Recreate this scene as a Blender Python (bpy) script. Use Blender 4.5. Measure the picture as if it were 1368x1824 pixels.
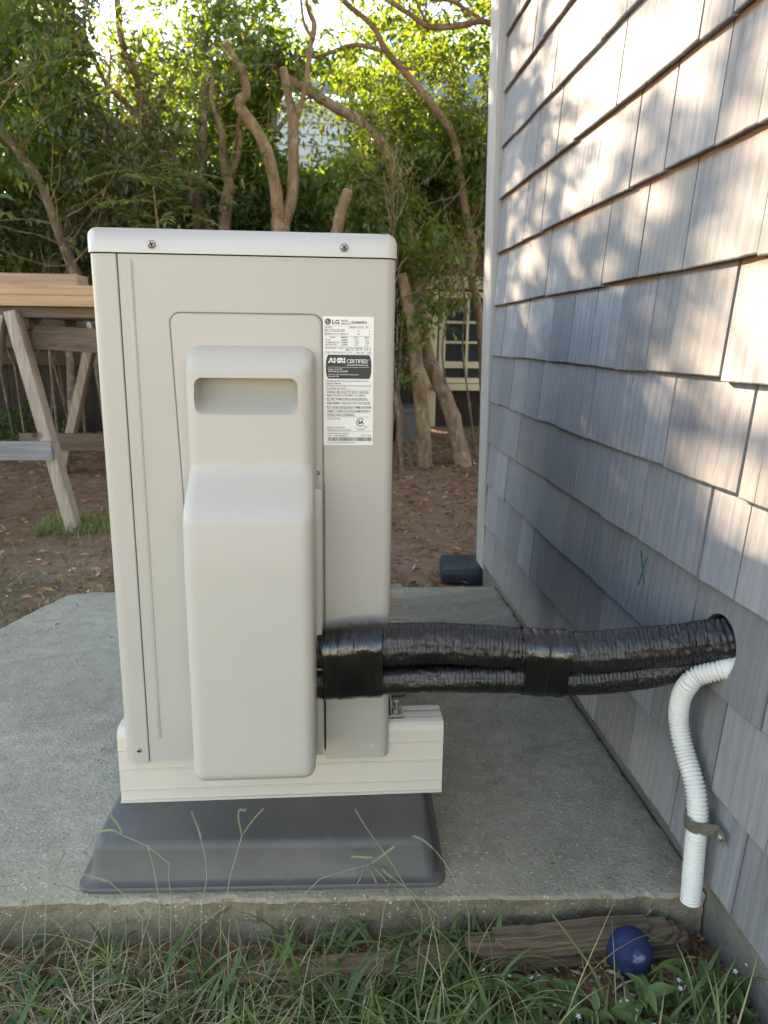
import bpy, bmesh, math, random
import numpy as np
from mathutils import Vector, Matrix, noise
sc = bpy.context.scene
for _o in list(bpy.data.objects): bpy.data.objects.remove(_o)

# ------------------------------------------------------------------ camera, light, exposure
cd = bpy.data.cameras.new('camera')
cam = bpy.data.objects.new('camera', cd)
sc.collection.objects.link(cam); sc.camera = cam
RM = [[0.996948, -0.005166, 0.077901], [-0.077031, -0.227426, 0.970744], [0.012702, -0.973782, -0.22713]]
cam.matrix_world = Matrix(((RM[0][0], -RM[0][1], -RM[0][2], 0), (RM[1][0], -RM[1][1], -RM[1][2], -0.86),
                           (RM[2][0], -RM[2][1], -RM[2][2], 0), (0, 0, 0, 1)))
cd.sensor_fit = 'VERTICAL'; cd.sensor_height = 36.0; cd.lens = 1323.2 / 1824 * 36
cd.clip_start = 0.02; cd.clip_end = 400
cd.dof.use_dof = True; cd.dof.focus_distance = 0.88; cd.dof.aperture_fstop = 11

SUN = Vector((-1.0, 2.43, 0.885)).normalized()        # towards the sun
wd = bpy.data.worlds.new('World'); sc.world = wd; wd.use_nodes = True
nt = wd.node_tree; nt.nodes.clear()
sky = nt.nodes.new('ShaderNodeTexSky'); sky.sky_type = 'NISHITA'; sky.sun_disc = False
sky.sun_elevation = math.asin(SUN.z); sky.sun_rotation = math.atan2(SUN.x, SUN.y)
sky.air_density = 1.0; sky.dust_density = 0.1; sky.ozone_density = 1.6
bg = nt.nodes.new('ShaderNodeBackground'); bg.inputs['Strength'].default_value = 0.115
wo = nt.nodes.new('ShaderNodeOutputWorld')
nt.links.new(sky.outputs[0], bg.inputs[0]); nt.links.new(bg.outputs[0], wo.inputs[0])
sl = bpy.data.lights.new('sun', 'SUN'); sl.energy = 5.0; sl.angle = math.radians(0.53); sl.color = (1.0, 0.88, 0.72)
so = bpy.data.objects.new('sun', sl); sc.collection.objects.link(so)
so.rotation_euler = SUN.to_track_quat('Z', 'Y').to_euler(); so.location = (-3, 5, 6)
sc.view_settings.view_transform = 'Standard'; sc.view_settings.look = 'None'
sc.view_settings.gamma = 1.0; sc.view_settings.use_curve_mapping = False
sc.view_settings.exposure = 2.8
try:
    sc.view_settings.use_white_balance = True
    sc.view_settings.white_balance_temperature = 8700
    sc.view_settings.white_balance_tint = 17
except Exception: pass
cy = sc.cycles
cy.use_denoising = True
try: cy.denoiser = 'OPENIMAGEDENOISE'
except Exception: pass
cy.max_bounces = 8; cy.diffuse_bounces = 4; cy.glossy_bounces = 3; cy.transmission_bounces = 4; cy.transparent_max_bounces = 8
cy.caustics_reflective = False; cy.caustics_refractive = False

# ------------------------------------------------------------------ helpers
rnd = random.Random(7)
COL = sc.collection
def tag(o, label=None, cat=None, group=None, kind=None):
    if label: o['label'] = label
    if cat: o['category'] = cat
    if group: o['group'] = group
    if kind: o['kind'] = kind
    return o
def empty(name, loc, label, cat, group=None):
    o = bpy.data.objects.new(name, None); COL.objects.link(o); o.location = loc
    o.empty_display_size = 0.1
    return tag(o, label, cat, group)
def put(name, me, parent=None, mat=None, loc=None):
    o = bpy.data.objects.new(name, me); COL.objects.link(o)
    if mat is not None and not me.materials: me.materials.append(mat)
    if parent is not None:
        o.parent = parent
        w = Vector(loc) if loc is not None else Vector((0, 0, 0))
        o.location = w - wloc(parent)
    elif loc is not None: o.location = loc
    return o
def wloc(o):
    v = Vector((0, 0, 0))
    while o is not None: v += o.location; o = o.parent
    return v
def mesh_from(verts, faces, smooth=False, angle=None):
    me = bpy.data.meshes.new('m'); me.from_pydata([tuple(v) for v in verts], [], faces); me.update()
    bm = bmesh.new(); bm.from_mesh(me); bmesh.ops.recalc_face_normals(bm, faces=bm.faces); bm.to_mesh(me); bm.free()
    if smooth or angle:
        me.polygons.foreach_set('use_smooth', [True] * len(me.polygons))
        if angle: me.set_sharp_from_angle(angle=math.radians(angle))
    return me
class MB:
    def __init__(s): s.v = []; s.f = []
    def add(s, vs, fs):
        b = len(s.v); s.v += [tuple(v) for v in vs]; s.f += [tuple(b + i for i in f) for f in fs]; return s
    def box(s, x0, x1, y0, y1, z0, z1):
        return s.add([(x0,y0,z0),(x1,y0,z0),(x1,y1,z0),(x0,y1,z0),(x0,y0,z1),(x1,y0,z1),(x1,y1,z1),(x0,y1,z1)],
                     [(0,3,2,1),(4,5,6,7),(0,1,5,4),(1,2,6,5),(2,3,7,6),(3,0,4,7)])
    def bar(s, p, q, w, t, up=(0, 0, 1)):
        p = Vector(p); q = Vector(q); d = (q - p).normalized(); a = d.cross(Vector(up))
        if a.length < 1e-4: a = Vector((1, 0, 0))
        a.normalize(); b = a.cross(d).normalized(); vs = []
        for c in (p, q):
            for i, j in ((-1,-1),(1,-1),(1,1),(-1,1)): vs.append(c + a * (i * w / 2) + b * (j * t / 2))
        return s.add(vs, [(0,3,2,1),(4,5,6,7),(0,1,5,4),(1,2,6,5),(2,3,7,6),(3,0,4,7)])
    def tube(s, pts, rad, seg=10, caps=True, rfun=None):
        pts = [Vector(p) for p in pts]; n = len(pts)
        if not isinstance(rad, (list, tuple)): rad = [rad] * n
        t = (pts[1] - pts[0]).normalized(); a = t.orthogonal().normalized(); b0 = len(s.v)
        for i in range(n):
            t2 = (pts[min(i+1, n-1)] - pts[max(i-1, 0)]).normalized()
            a = (a - t2 * a.dot(t2)).normalized(); b = t2.cross(a)
            for k in range(seg):
                an = 2 * math.pi * k / seg; r = rad[i]
                if rfun: r = rfun(i, an, r)
                s.v.append(tuple(pts[i] + (a * math.cos(an) + b * math.sin(an)) * r))
        for i in range(n - 1):
            for k in range(seg):
                k2 = (k + 1) % seg
                s.f.append((b0+i*seg+k, b0+i*seg+k2, b0+(i+1)*seg+k2, b0+(i+1)*seg+k))
        if caps:
            s.f.append(tuple(b0 + k for k in range(seg))[::-1]); s.f.append(tuple(b0 + (n-1)*seg + k for k in range(seg)))
        return s
    def lathe(s, c, axis, prof, seg=20):
        c = Vector(c); ax = Vector(axis).normalized(); a = ax.orthogonal().normalized(); b = ax.cross(a); b0 = len(s.v)
        for (r, h) in prof:
            for k in range(seg):
                an = 2*math.pi*k/seg
                s.v.append(tuple(c + ax*h + (a*math.cos(an) + b*math.sin(an))*max(r, 1e-5)))
        for i in range(len(prof)-1):
            for k in range(seg):
                k2 = (k+1) % seg
                s.f.append((b0+i*seg+k, b0+i*seg+k2, b0+(i+1)*seg+k2, b0+(i+1)*seg+k))
        s.f.append(tuple(b0+k for k in range(seg))[::-1]); s.f.append(tuple(b0+(len(prof)-1)*seg+k for k in range(seg)))
        return s
    def loft(s, loops, caps=True):
        b0 = len(s.v); n = len(loops[0])
        for L in loops: s.v += [tuple(p) for p in L]
        for i in range(len(loops)-1):
            for k in range(n):
                k2 = (k+1) % n
                s.f.append((b0+i*n+k, b0+i*n+k2, b0+(i+1)*n+k2, b0+(i+1)*n+k))
        if caps:
            s.f.append(tuple(b0+k for k in range(n))[::-1]); s.f.append(tuple(b0+(len(loops)-1)*n+k for k in range(n)))
        return s
    def mesh(s, smooth=False, angle=None): return mesh_from(s.v, s.f, smooth, angle)
    def build(s, name, mat, parent=None, smooth=False, angle=None, bevel=None, loc=None, seg=2):
        org = Vector(loc) if loc is not None else Vector((0, 0, 0))
        if loc is not None: s.v = [tuple(Vector(v) - org) for v in s.v]
        me = s.mesh()
        if bevel:
            bm = bmesh.new(); bm.from_mesh(me)
            ed = [e for e in bm.edges if len(e.link_faces) == 2 and e.calc_face_angle() > 0.5]
            bmesh.ops.bevel(bm, geom=ed, offset=bevel, segments=seg, affect='EDGES', profile=0.6, clamp_overlap=True)
            bm.to_mesh(me); bm.free(); smooth = True; angle = angle or 40
        if smooth or angle:
            me.polygons.foreach_set('use_smooth', [True]*len(me.polygons))
            if angle: me.set_sharp_from_angle(angle=math.radians(angle))
        return put(name, me, parent, mat, org)
def boolean(o, cutters):
    """cut real openings: evaluate boolean differences and keep the result"""
    cs = []
    for mb in cutters:
        c = bpy.data.objects.new('cutter', mb.mesh()); COL.objects.link(c); cs.append(c)
        m = o.modifiers.new('b', 'BOOLEAN'); m.operation = 'DIFFERENCE'; m.solver = 'EXACT'; m.object = c
    bpy.context.view_layer.update()
    dg = bpy.context.evaluated_depsgraph_get()
    me = bpy.data.meshes.new_from_object(o.evaluated_get(dg))
    o.modifiers.clear(); o.data = me
    for c in cs: bpy.data.objects.remove(c)
    return o
def rrect(x0, x1, y0, y1, r, z, n=7, f=None):
    P = []
    for cx, cy_, a0 in ((x1-r, y1-r, 0), (x0+r, y1-r, 90), (x0+r, y0+r, 180), (x1-r, y0+r, 270)):
        for i in range(n):
            a = math.radians(a0 + 90*i/(n-1)); x = cx + r*math.cos(a); y = cy_ + r*math.sin(a)
            P.append((x, y, z) if f is None else f(x, y))
    return P
def smoothpath(P, per=6):
    """Catmull-Rom through (x, y, z, r) points"""
    P = [np.array(p, float) for p in P]; Q = [2*P[0]-P[1]] + P + [2*P[-1]-P[-2]]; out = []
    for i in range(1, len(Q)-2):
        for k in range(per):
            t = k/per; a, b, c, d = Q[i-1], Q[i], Q[i+1], Q[i+2]
            out.append(0.5*((2*b) + (-a+c)*t + (2*a-5*b+4*c-d)*t*t + (-a+3*b-3*c+d)*t**3))
    out.append(P[-1]); return out

# ------------------------------------------------------------------ materials
def nmat(name, rough=0.6, spec=0.5, metal=0.0, coat=0.0):
    m = bpy.data.materials.new(name); m.use_nodes = True; n = m.node_tree
    b = n.nodes['Principled BSDF']; b.inputs['Roughness'].default_value = rough
    b.inputs['Specular IOR Level'].default_value = spec; b.inputs['Metallic'].default_value = metal
    b.inputs['Coat Weight'].default_value = coat
    return m, n, b
def N(n, t, **k):
    x = n.nodes.new(t)
    for a, v in k.items():
        if a in x.inputs.keys(): x.inputs[a].default_value = v
        else: setattr(x, a, v)
    return x
def coords(n, scale=(1, 1, 1), kind='Object', rot=(0, 0, 0), rand=False):
    tc = N(n, 'ShaderNodeTexCoord'); mp = N(n, 'ShaderNodeMapping')
    mp.inputs['Scale'].default_value = scale; mp.inputs['Rotation'].default_value = rot
    n.links.new(tc.outputs[kind], mp.inputs[0])
    if rand:
        oi = N(n, 'ShaderNodeObjectInfo'); mu = N(n, 'ShaderNodeMath', operation='MULTIPLY'); mu.inputs[1].default_value = 57.0
        n.links.new(oi.outputs['Random'], mu.inputs[0]); n.links.new(mu.outputs[0], mp.inputs['Location'])
    return mp.outputs[0]
def noise_(n, vec, scale, detail=4, rough=0.6, dist=0.0):
    x = N(n, 'ShaderNodeTexNoise'); x.inputs['Scale'].default_value = scale; x.inputs['Detail'].default_value = detail
    x.inputs['Roughness'].default_value = rough; x.inputs['Distortion'].default_value = dist
    if vec: n.links.new(vec, x.inputs['Vector'])
    return x.outputs[0]
def ramp(n, fac, stops):
    x = N(n, 'ShaderNodeValToRGB'); e = x.color_ramp.elements
    while len(e) < len(stops): e.new(0.5)
    for el, (p, c) in zip(e, stops):
        el.position = p; el.color = (c[0], c[1], c[2], 1) if isinstance(c, (tuple, list)) else (c, c, c, 1)
    n.links.new(fac, x.inputs[0]); return x.outputs[0]
def mix(n, fac, a, b, mode='MIX'):
    x = N(n, 'ShaderNodeMix', data_type='RGBA', blend_type=mode)
    for s, v in ((x.inputs['Factor'], fac), (x.inputs['A'], a), (x.inputs['B'], b)):
        if isinstance(v, bpy.types.NodeSocket): n.links.new(v, s)
        elif isinstance(v, (int, float)): s.default_value = v
        else: s.default_value = (*v, 1)
    return x.outputs['Result']
def bump(n, b, h, strength=0.3, dist=0.001):
    x = N(n, 'ShaderNodeBump'); x.inputs['Strength'].default_value = strength; x.inputs['Distance'].default_value = dist
    n.links.new(h, x.inputs['Height']); n.links.new(x.outputs[0], b.inputs['Normal'])
def simple(name, col, rough=0.6, spec=0.5, metal=0.0, var=0.12, scale=30, bstr=0.15, bdist=0.0006, bscale=300, coat=0):
    m, n, b = nmat(name, rough, spec, metal, coat); v = coords(n)
    f = noise_(n, v, scale, 5)
    c = ramp(n, f, [(0.25, tuple(x*(1-var) for x in col)), (0.75, tuple(min(1, x*(1+var)) for x in col))])
    n.links.new(c, b.inputs['Base Color'])
    if bstr: bump(n, b, noise_(n, v, bscale, 3), bstr, bdist)
    return m

M = {}
def paint(name, col, rough):
    m, n, b = nmat(name, rough, 0.45); v = coords(n)
    f = noise_(n, v, 6, 6, 0.7); sp = noise_(n, v, 380, 2); dust = noise_(n, coords(n, (30, 30, 6)), 4, 6, 0.75)
    c = mix(n, ramp(n, f, [(0.3, 0.0), (0.75, 1.0)]), tuple(x*0.955 for x in col), col)
    c = mix(n, ramp(n, dust, [(0.6, 0.0), (0.85, 0.22)]), c, (0.50, 0.47, 0.42))
    n.links.new(c, b.inputs['Base Color'])
    n.links.new(ramp(n, f, [(0.3, rough-0.06), (0.7, rough+0.08)]), b.inputs['Roughness'])
    bump(n, b, sp, 0.12, 0.0004); return m
M['cabinet'] = paint('cabinet_paint', (0.49, 0.468, 0.42), 0.42)
M['cabinet_top'] = paint('cabinet_top_paint', (0.60, 0.585, 0.555), 0.36)
M['cover'] = paint('cover_plastic', (0.53, 0.505, 0.455), 0.48)
M['rail'] = paint('rail_coating', (0.67, 0.62, 0.54), 0.34)
def padmat():
    m, n, b = nmat('pad_plastic', 0.5, 0.45); v = coords(n)
    c = ramp(n, noise_(n, v, 7, 5, 0.65), [(0.3, (0.092, 0.090, 0.088)), (0.75, (0.125, 0.121, 0.116))])
    dust = noise_(n, v, 26, 6, 0.8); c = mix(n, ramp(n, dust, [(0.55, 0.0), (0.8, 0.35)]), c, (0.26, 0.25, 0.22))
    s1 = noise_(n, coords(n, (10, 240, 240), rot=(0, 0, 0.35)), 1.0, 3, 0.6); s2 = noise_(n, v, 9, 3)
    sc_ = mix(n, 1.0, ramp(n, s1, [(0.70, 0.0), (0.73, 1.0)]), ramp(n, s2, [(0.52, 0.0), (0.6, 0.6)]), 'MULTIPLY')
    c = mix(n, sc_, c, (0.40, 0.40, 0.39)); n.links.new(c, b.inputs['Base Color'])
    n.links.new(ramp(n, dust, [(0.4, 0.45), (0.7, 0.68)]), b.inputs['Roughness']); bump(n, b, noise_(n, v, 500, 3), 0.25, 0.0005); return m
M['pad'] = padmat()
M['dark'] = simple('void_shade', (0.02, 0.02, 0.02), 0.8, bstr=0)  # near-black that paints the shade inside seams and screw slots
M['zinc'] = simple('zinc_metal', (0.42, 0.42, 0.39), 0.48, metal=1.0, var=0.3, scale=200, bstr=0.1)
M['tarnish'] = simple('tarnished_metal', (0.33, 0.33, 0.285), 0.42, metal=0.85, var=0.35, scale=90, bstr=0.2)
M['label'] = simple('label_paper', (0.80, 0.80, 0.77), 0.35, var=0.02, bstr=0)
M['ink'] = simple('label_ink', (0.03, 0.03, 0.03), 0.5, var=0.1, bstr=0)
M['ink_soft'] = simple('label_ink_soft', (0.13, 0.13, 0.13), 0.5, var=0.1, bstr=0)
M['ink_white'] = simple('label_ink_white', (0.8, 0.8, 0.78), 0.5, var=0.02, bstr=0)
M['marker'] = simple('green_marker', (0.02, 0.13, 0.10), 0.6, var=0.3, scale=300, bstr=0)
M['hose'] = simple('white_plastic', (0.76, 0.75, 0.71), 0.42, var=0.09, scale=14, bstr=0)
M['window_glass'] = simple('window_glass', (0.035, 0.045, 0.05), 0.08, 0.6, bstr=0)
M['cream'] = simple('cream_paint', (0.62, 0.55, 0.38), 0.6, var=0.12, scale=8)
M['siding'] = simple('white_siding', (0.62, 0.66, 0.74), 0.6, var=0.05, scale=4)
M['roofing'] = simple('grey_roofing', (0.22, 0.22, 0.23), 0.9, var=0.3, scale=20)
M['bin'] = simple('grey_bin_plastic', (0.13, 0.13, 0.14), 0.5, var=0.15, scale=7)
M['boxblack'] = simple('black_box_plastic', (0.022, 0.028, 0.038), 0.42, 0.5, var=0.4, scale=22, bstr=0.3)
M['pvc'] = simple('pvc_tube', (0.72, 0.72, 0.66), 0.4, var=0.08, scale=5)

# sleeve of black plastic film
def sleeve(name, rough, sc_):
    m, n, b = nmat(name, rough, 0.75); v = coords(n, (1, 1, 1))
    f = noise_(n, coords(n, (2.2, 1, 1)), sc_, 5, 0.65, 0.6)
    n.links.new(ramp(n, noise_(n, v, 18, 4), [(0.35, (0.005, 0.005, 0.006)), (0.8, (0.016, 0.015, 0.015))]), b.inputs['Base Color'])
    bump(n, b, f, 0.8, 0.0018); return m
M['sleeve'] = sleeve('sleeve_film', 0.31, 130)
M['tape'] = sleeve('black_tape', 0.16, 45)

# shingle wood: weathered where the weather reaches, fresh cedar brown where covered
def shingle_mat(name, lights, cover, zc, sc=1.0, grain=0.5):
    m, n, b = nmat(name, 0.82, 0.25)
    oi = N(n, 'ShaderNodeObjectInfo')
    v = coords(n, (115*sc, 115*sc, 2.6*sc), rand=True); v2 = coords(n, (9*sc, 9*sc, 3*sc), rand=True); v3 = coords(n, (420*sc, 420*sc, 14*sc), rand=True)
    g = noise_(n, v, 1.0, 7, 0.72, 1.1); lg = noise_(n, v2, 1.0, 4, 0.6, 0.4); fine = noise_(n, v3, 1.0, 3, 0.7)
    wv = N(n, 'ShaderNodeTexWave', wave_type='BANDS', bands_direction='Y'); wv.inputs['Scale'].default_value = 16*sc
    wv.inputs['Distortion'].default_value = 9.0; wv.inputs['Detail'].default_value = 3; wv.inputs['Detail Scale'].default_value = 0.5
    n.links.new(coords(n, (1, 1, 0.13), rand=True), wv.inputs['Vector'])
    c = ramp(n, g, [(0.22, lights[0]), (0.5, lights[1]), (0.80, lights[2])])
    c = mix(n, ramp(n, wv.outputs[1], [(0.55, 0.0), (0.95, 0.34)]), c, lights[0])
    c = mix(n, ramp(n, fine, [(0.56, 0.0), (0.74, grain)]), c, tuple(x*0.45 for x in lights[0]))
    c = mix(n, ramp(n, lg, [(0.45, 0.0), (0.8, 0.45)]), c, lights[3])
    blot = noise_(n, coords(n, (14*sc, 14*sc, 7*sc), rand=True), 1.0, 6, 0.75)
    c = mix(n, ramp(n, blot, [(0.55, 0.0), (0.8, 0.4)]), c, tuple(x*0.7 for x in lights[0]))
    # every shingle has its own tone
    wr = N(n, 'ShaderNodeMath', operation='FRACT'); w2 = N(n, 'ShaderNodeMath', operation='MULTIPLY'); w2.inputs[1].default_value = 7.31; n.links.new(oi.outputs['Random'], w2.inputs[0]); n.links.new(w2.outputs[0], wr.inputs[0])
    c = mix(n, ramp(n, wr.outputs[0], [(0.55, 0.0), (1.0, 0.42)]), c, tuple(x*k for x, k in zip(lights[1], (1.02, 0.9, 0.78))))
    hs = N(n, 'ShaderNodeHueSaturation'); mr = N(n, 'ShaderNodeMapRange'); mr.inputs['To Min'].default_value = 0.76; mr.inputs['To Max'].default_value = 1.10
    n.links.new(oi.outputs['Random'], mr.inputs['Value']); n.links.new(mr.outputs[0], hs.inputs['Value']); n.links.new(c, hs.inputs['Color'])
    sp = N(n, 'ShaderNodeSeparateXYZ'); tc = N(n, 'ShaderNodeTexCoord'); n.links.new(tc.outputs['Object'], sp.inputs[0])
    cov = N(n, 'ShaderNodeMapRange'); cov.inputs['From Min'].default_value = zc; cov.inputs['From Max'].default_value = zc + 0.008
    n.links.new(sp.outputs[2], cov.inputs['Value'])
    c = mix(n, cov.outputs[0], hs.outputs[0], mix(n, g, tuple(x*0.7 for x in cover), cover))
    n.links.new(c, b.inputs['Base Color'])
    h = mix(n, 0.35, g, fine); bump(n, b, mix(n, 0.3, h, wv.outputs[1]), 0.55, 0.0011); return m
M['shingle'] = shingle_mat('weathered_shingle', [(0.185, 0.192, 0.205), (0.285, 0.297, 0.318), (0.385, 0.40, 0.425), (0.29, 0.275, 0.255)], (0.23, 0.125, 0.07), 0.116)
M['shed_shingle'] = shingle_mat('brown_shingle', [(0.08, 0.05, 0.032), (0.16, 0.10, 0.065), (0.22, 0.15, 0.10), (0.13, 0.08, 0.05)], (0.07, 0.045, 0.03), 0.15, 0.5)
M['sheath'] = simple('sheathing_board', (0.10, 0.07, 0.05), 0.9, var=0.3)

def wood(name, dark, mid, light, axis=0, sc=1.0, rough=0.75, knots=True, warm=None):
    m, n, b = nmat(name, rough, 0.3)
    s = [55*sc]*3; s[axis] = 2.4*sc; s2 = [6]*3; s2[axis] = 2.5
    g = noise_(n, coords(n, tuple(s), rand=True), 1.0, 6, 0.7, 1.3); l = noise_(n, coords(n, tuple(s2), rand=True), 1.0, 4)
    c = ramp(n, g, [(0.3, dark), (0.52, mid), (0.75, light)])
    c = mix(n, ramp(n, l, [(0.5, 0.0), (0.8, 0.5)]), c, warm or dark)
    if knots:
        vo = N(n, 'ShaderNodeTexVoronoi'); vo.inputs['Scale'].default_value = 7.0; n.links.new(coords(n, (1, 1, 1), rand=True), vo.inputs['Vector'])
        c = mix(n, ramp(n, vo.outputs[0], [(0.05, 0.8), (0.13, 0.0)]), c, tuple(x*0.45 for x in dark))
    n.links.new(c, b.inputs['Base Color']); bump(n, b, g, 0.5, 0.0015); return m
M['lumber'] = wood('weathered_lumber', (0.22, 0.17, 0.13), (0.36, 0.30, 0.25), (0.47, 0.42, 0.36), 2)
M['lumber_grey'] = wood('grey_board', (0.13, 0.13, 0.135), (0.24, 0.24, 0.25), (0.33, 0.33, 0.34), 0)
M['lumber_pink'] = wood('faded_board', (0.26, 0.16, 0.12), (0.38, 0.26, 0.21), (0.46, 0.35, 0.30), 0)
M['lumber_yellow'] = wood('fresh_board', (0.34, 0.21, 0.115), (0.48, 0.32, 0.19), (0.56, 0.39, 0.25), 0, knots=False)
M['lumber_dark'] = wood('dark_board', (0.08, 0.055, 0.04), (0.15, 0.11, 0.085), (0.22, 0.17, 0.14), 0)
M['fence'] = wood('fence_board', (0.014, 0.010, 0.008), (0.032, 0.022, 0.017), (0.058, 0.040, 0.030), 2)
M['fence_rail'] = wood('fence_rail', (0.035, 0.022, 0.016), (0.07, 0.046, 0.032), (0.10, 0.07, 0.05), 0)
M['corner'] = wood('corner_board_wood', (0.33, 0.315, 0.30), (0.43, 0.42, 0.405), (0.52, 0.51, 0.49), 2, knots=False)
M['rotten'] = wood('rotten_timber', (0.05, 0.033, 0.02), (0.19, 0.13, 0.08), (0.40, 0.30, 0.20), 0, sc=1.6, knots=False)
def bark(name, d, m_, l):
    m, n, b = nmat(name, 0.9, 0.2); v = coords(n, (14, 14, 6)); v2 = coords(n, (60, 60, 30))
    f = noise_(n, v, 1.0, 6, 0.7, 0.7); g = noise_(n, v2, 1.0, 4, 0.7)
    c = ramp(n, f, [(0.3, d), (0.5, m_), (0.72, l)])
    li = noise_(n, coords(n, (26, 26, 20)), 1.0, 5, 0.7)
    c = mix(n, ramp(n, li, [(0.56, 0.0), (0.64, 0.42)]), c, (0.44, 0.44, 0.37))
    n.links.new(c, b.inputs['Base Color']); bump(n, b, mix(n, 0.5, f, g), 0.7, 0.004); return m
M['bark'] = bark('bark_tan', (0.10, 0.064, 0.04), (0.25, 0.165, 0.105), (0.40, 0.29, 0.195))
M['bark_dark'] = bark('bark_dark', (0.08, 0.058, 0.042), (0.17, 0.12, 0.085), (0.26, 0.20, 0.15))
M['cutwood'] = simple('cut_wood', (0.50, 0.34, 0.20), 0.8, var=0.2, scale=60)

def leafmat(name, cols, trans, tfac=0.38, rough=0.4, spec=0.5):
    m, n, b = nmat(name, rough, spec)
    at = N(n, 'ShaderNodeAttribute'); at.attribute_name = 'tone'
    c = ramp(n, at.outputs['Fac'], cols)
    n.links.new(c, b.inputs['Base Color'])
    tr = N(n, 'ShaderNodeBsdfTranslucent'); n.links.new(ramp(n, at.outputs['Fac'], trans), tr.inputs[0])
    mx = N(n, 'ShaderNodeMixShader'); mx.inputs[0].default_value = tfac
    n.links.new(b.outputs[0], mx.inputs[1]); n.links.new(tr.outputs[0], mx.inputs[2])
    n.links.new(mx.outputs[0], n.nodes['Material Output'].inputs['Surface']); return m
M['leaf'] = leafmat('tree_leaf', [(0.0, (0.045, 0.075, 0.035)), (0.5, (0.085, 0.125, 0.05)), (0.85, (0.14, 0.165, 0.06)), (1.0, (0.26, 0.21, 0.08))],
                    [(0.0, (0.14, 0.26, 0.02)), (0.6, (0.32, 0.46, 0.03)), (1.0, (0.5, 0.5, 0.05))])
M['leaf_far'] = leafmat('far_leaf', [(0.0, (0.03, 0.06, 0.02)), (1.0, (0.09, 0.13, 0.03))],
                    [(0.0, (0.20, 0.34, 0.03)), (1.0, (0.45, 0.55, 0.05))], 0.5)
M['leaf_privet'] = leafmat('shrub_leaf', [(0.0, (0.05, 0.075, 0.035)), (0.6, (0.10, 0.125, 0.055)), (1.0, (0.20, 0.18, 0.08))],
                    [(0.0, (0.10, 0.17, 0.03)), (1.0, (0.28, 0.30, 0.05))], 0.3, 0.32, 0.6)
M['leaf_bright'] = leafmat('bright_leaf', [(0.0, (0.06, 0.12, 0.03)), (1.0, (0.20, 0.22, 0.05))],
                    [(0.0, (0.16, 0.30, 0.03)), (1.0, (0.35, 0.40, 0.06))], 0.35)
M['grass'] = leafmat('grass_blade', [(0.0, (0.12, 0.15, 0.05)), (0.5, (0.26, 0.29, 0.10)), (1.0, (0.45, 0.45, 0.22))],
                    [(0.0, (0.10, 0.16, 0.03)), (1.0, (0.30, 0.34, 0.10))], 0.3, 0.5, 0.35)
M['straw'] = leafmat('dry_grass_blade', [(0.0, (0.30, 0.21, 0.13)), (0.5, (0.50, 0.40, 0.27)), (1.0, (0.64, 0.56, 0.41))],
                    [(0.0, (0.15, 0.10, 0.05)), (1.0, (0.35, 0.28, 0.15))], 0.2, 0.6, 0.3)
M['weed'] = leafmat('weed_leaf', [(0.0, (0.075, 0.13, 0.045)), (1.0, (0.17, 0.26, 0.08))],
                    [(0.0, (0.10, 0.22, 0.03)), (1.0, (0.20, 0.35, 0.05))], 0.3, 0.4, 0.4)
M['litter'] = leafmat('fallen_leaf', [(0.0, (0.12, 0.065, 0.04)), (0.5, (0.36, 0.18, 0.09)), (0.85, (0.52, 0.26, 0.12)), (1.0, (0.55, 0.43, 0.32))],
                    [(0.0, (0.05, 0.03, 0.02)), (1.0, (0.2, 0.12, 0.06))], 0.1, 0.8, 0.2)
M['petal'] = simple('white_petal', (0.8, 0.82, 0.78), 0.6, bstr=0)

# concrete
def concrete(name, cols, moss):
    m, n, b = nmat(name, 0.9, 0.25); v = coords(n)
    big = noise_(n, v, 2.6, 6, 0.65); med = noise_(n, v, 34, 5, 0.7); fin = noise_(n, v, 210, 3, 0.7)
    c = ramp(n, big, [(0.3, cols[0]), (0.55, cols[1]), (0.75, cols[2])])
    c = mix(n, ramp(n, med, [(0.35, 0.4), (0.6, 0.0)]), c, tuple(x*0.66 for x in cols[0]))
    vo = N(n, 'ShaderNodeTexVoronoi'); vo.inputs['Scale'].default_value = 230; n.links.new(v, vo.inputs['Vector'])
    vr = N(n, 'ShaderNodeSeparateColor'); n.links.new(vo.outputs['Color'], vr.inputs[0])
    pick = ramp(n, vr.outputs[0], [(0.70, 0.0), (0.74, 1.0)]); near = ramp(n, vo.outputs['Distance'], [(0.25, 1.0), (0.45, 0.0)])
    c = mix(n, mix(n, 1.0, pick, near, 'MULTIPLY') if name != 'foundation_concrete' else 0.0, c, mix(n, vr.outputs[1], (0.56, 0.55, 0.52), (0.13, 0.115, 0.10)))
    c = mix(n, ramp(n, fin, [(0.38, 0.3), (0.52, 0.0)]), c, tuple(x*0.5 for x in cols[0]))
    st = noise_(n, v, 6.5, 7, 0.75, 0.5); c = mix(n, ramp(n, st, [(0.57, 0.0), (0.72, moss)]), c, (0.11, 0.10, 0.07))
    n.links.new(c, b.inputs['Base Color'])
    bump(n, b, mix(n, 0.5, mix(n, 0.5, med, fin), vo.outputs['Distance']), 0.6, 0.0024); return m
M['slab'] = concrete('slab_concrete', [(0.28, 0.243, 0.18), (0.39, 0.345, 0.263), (0.49, 0.437, 0.345)], 0.6)
M['slab_edge'] = concrete('slab_edge_dirty', [(0.20, 0.16, 0.105), (0.31, 0.255, 0.175), (0.40, 0.345, 0.25)], 1.0)
M['foundation'] = concrete('foundation_concrete', [(0.16, 0.15, 0.125), (0.21, 0.20, 0.175), (0.27, 0.26, 0.235)], 0.6)
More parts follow.
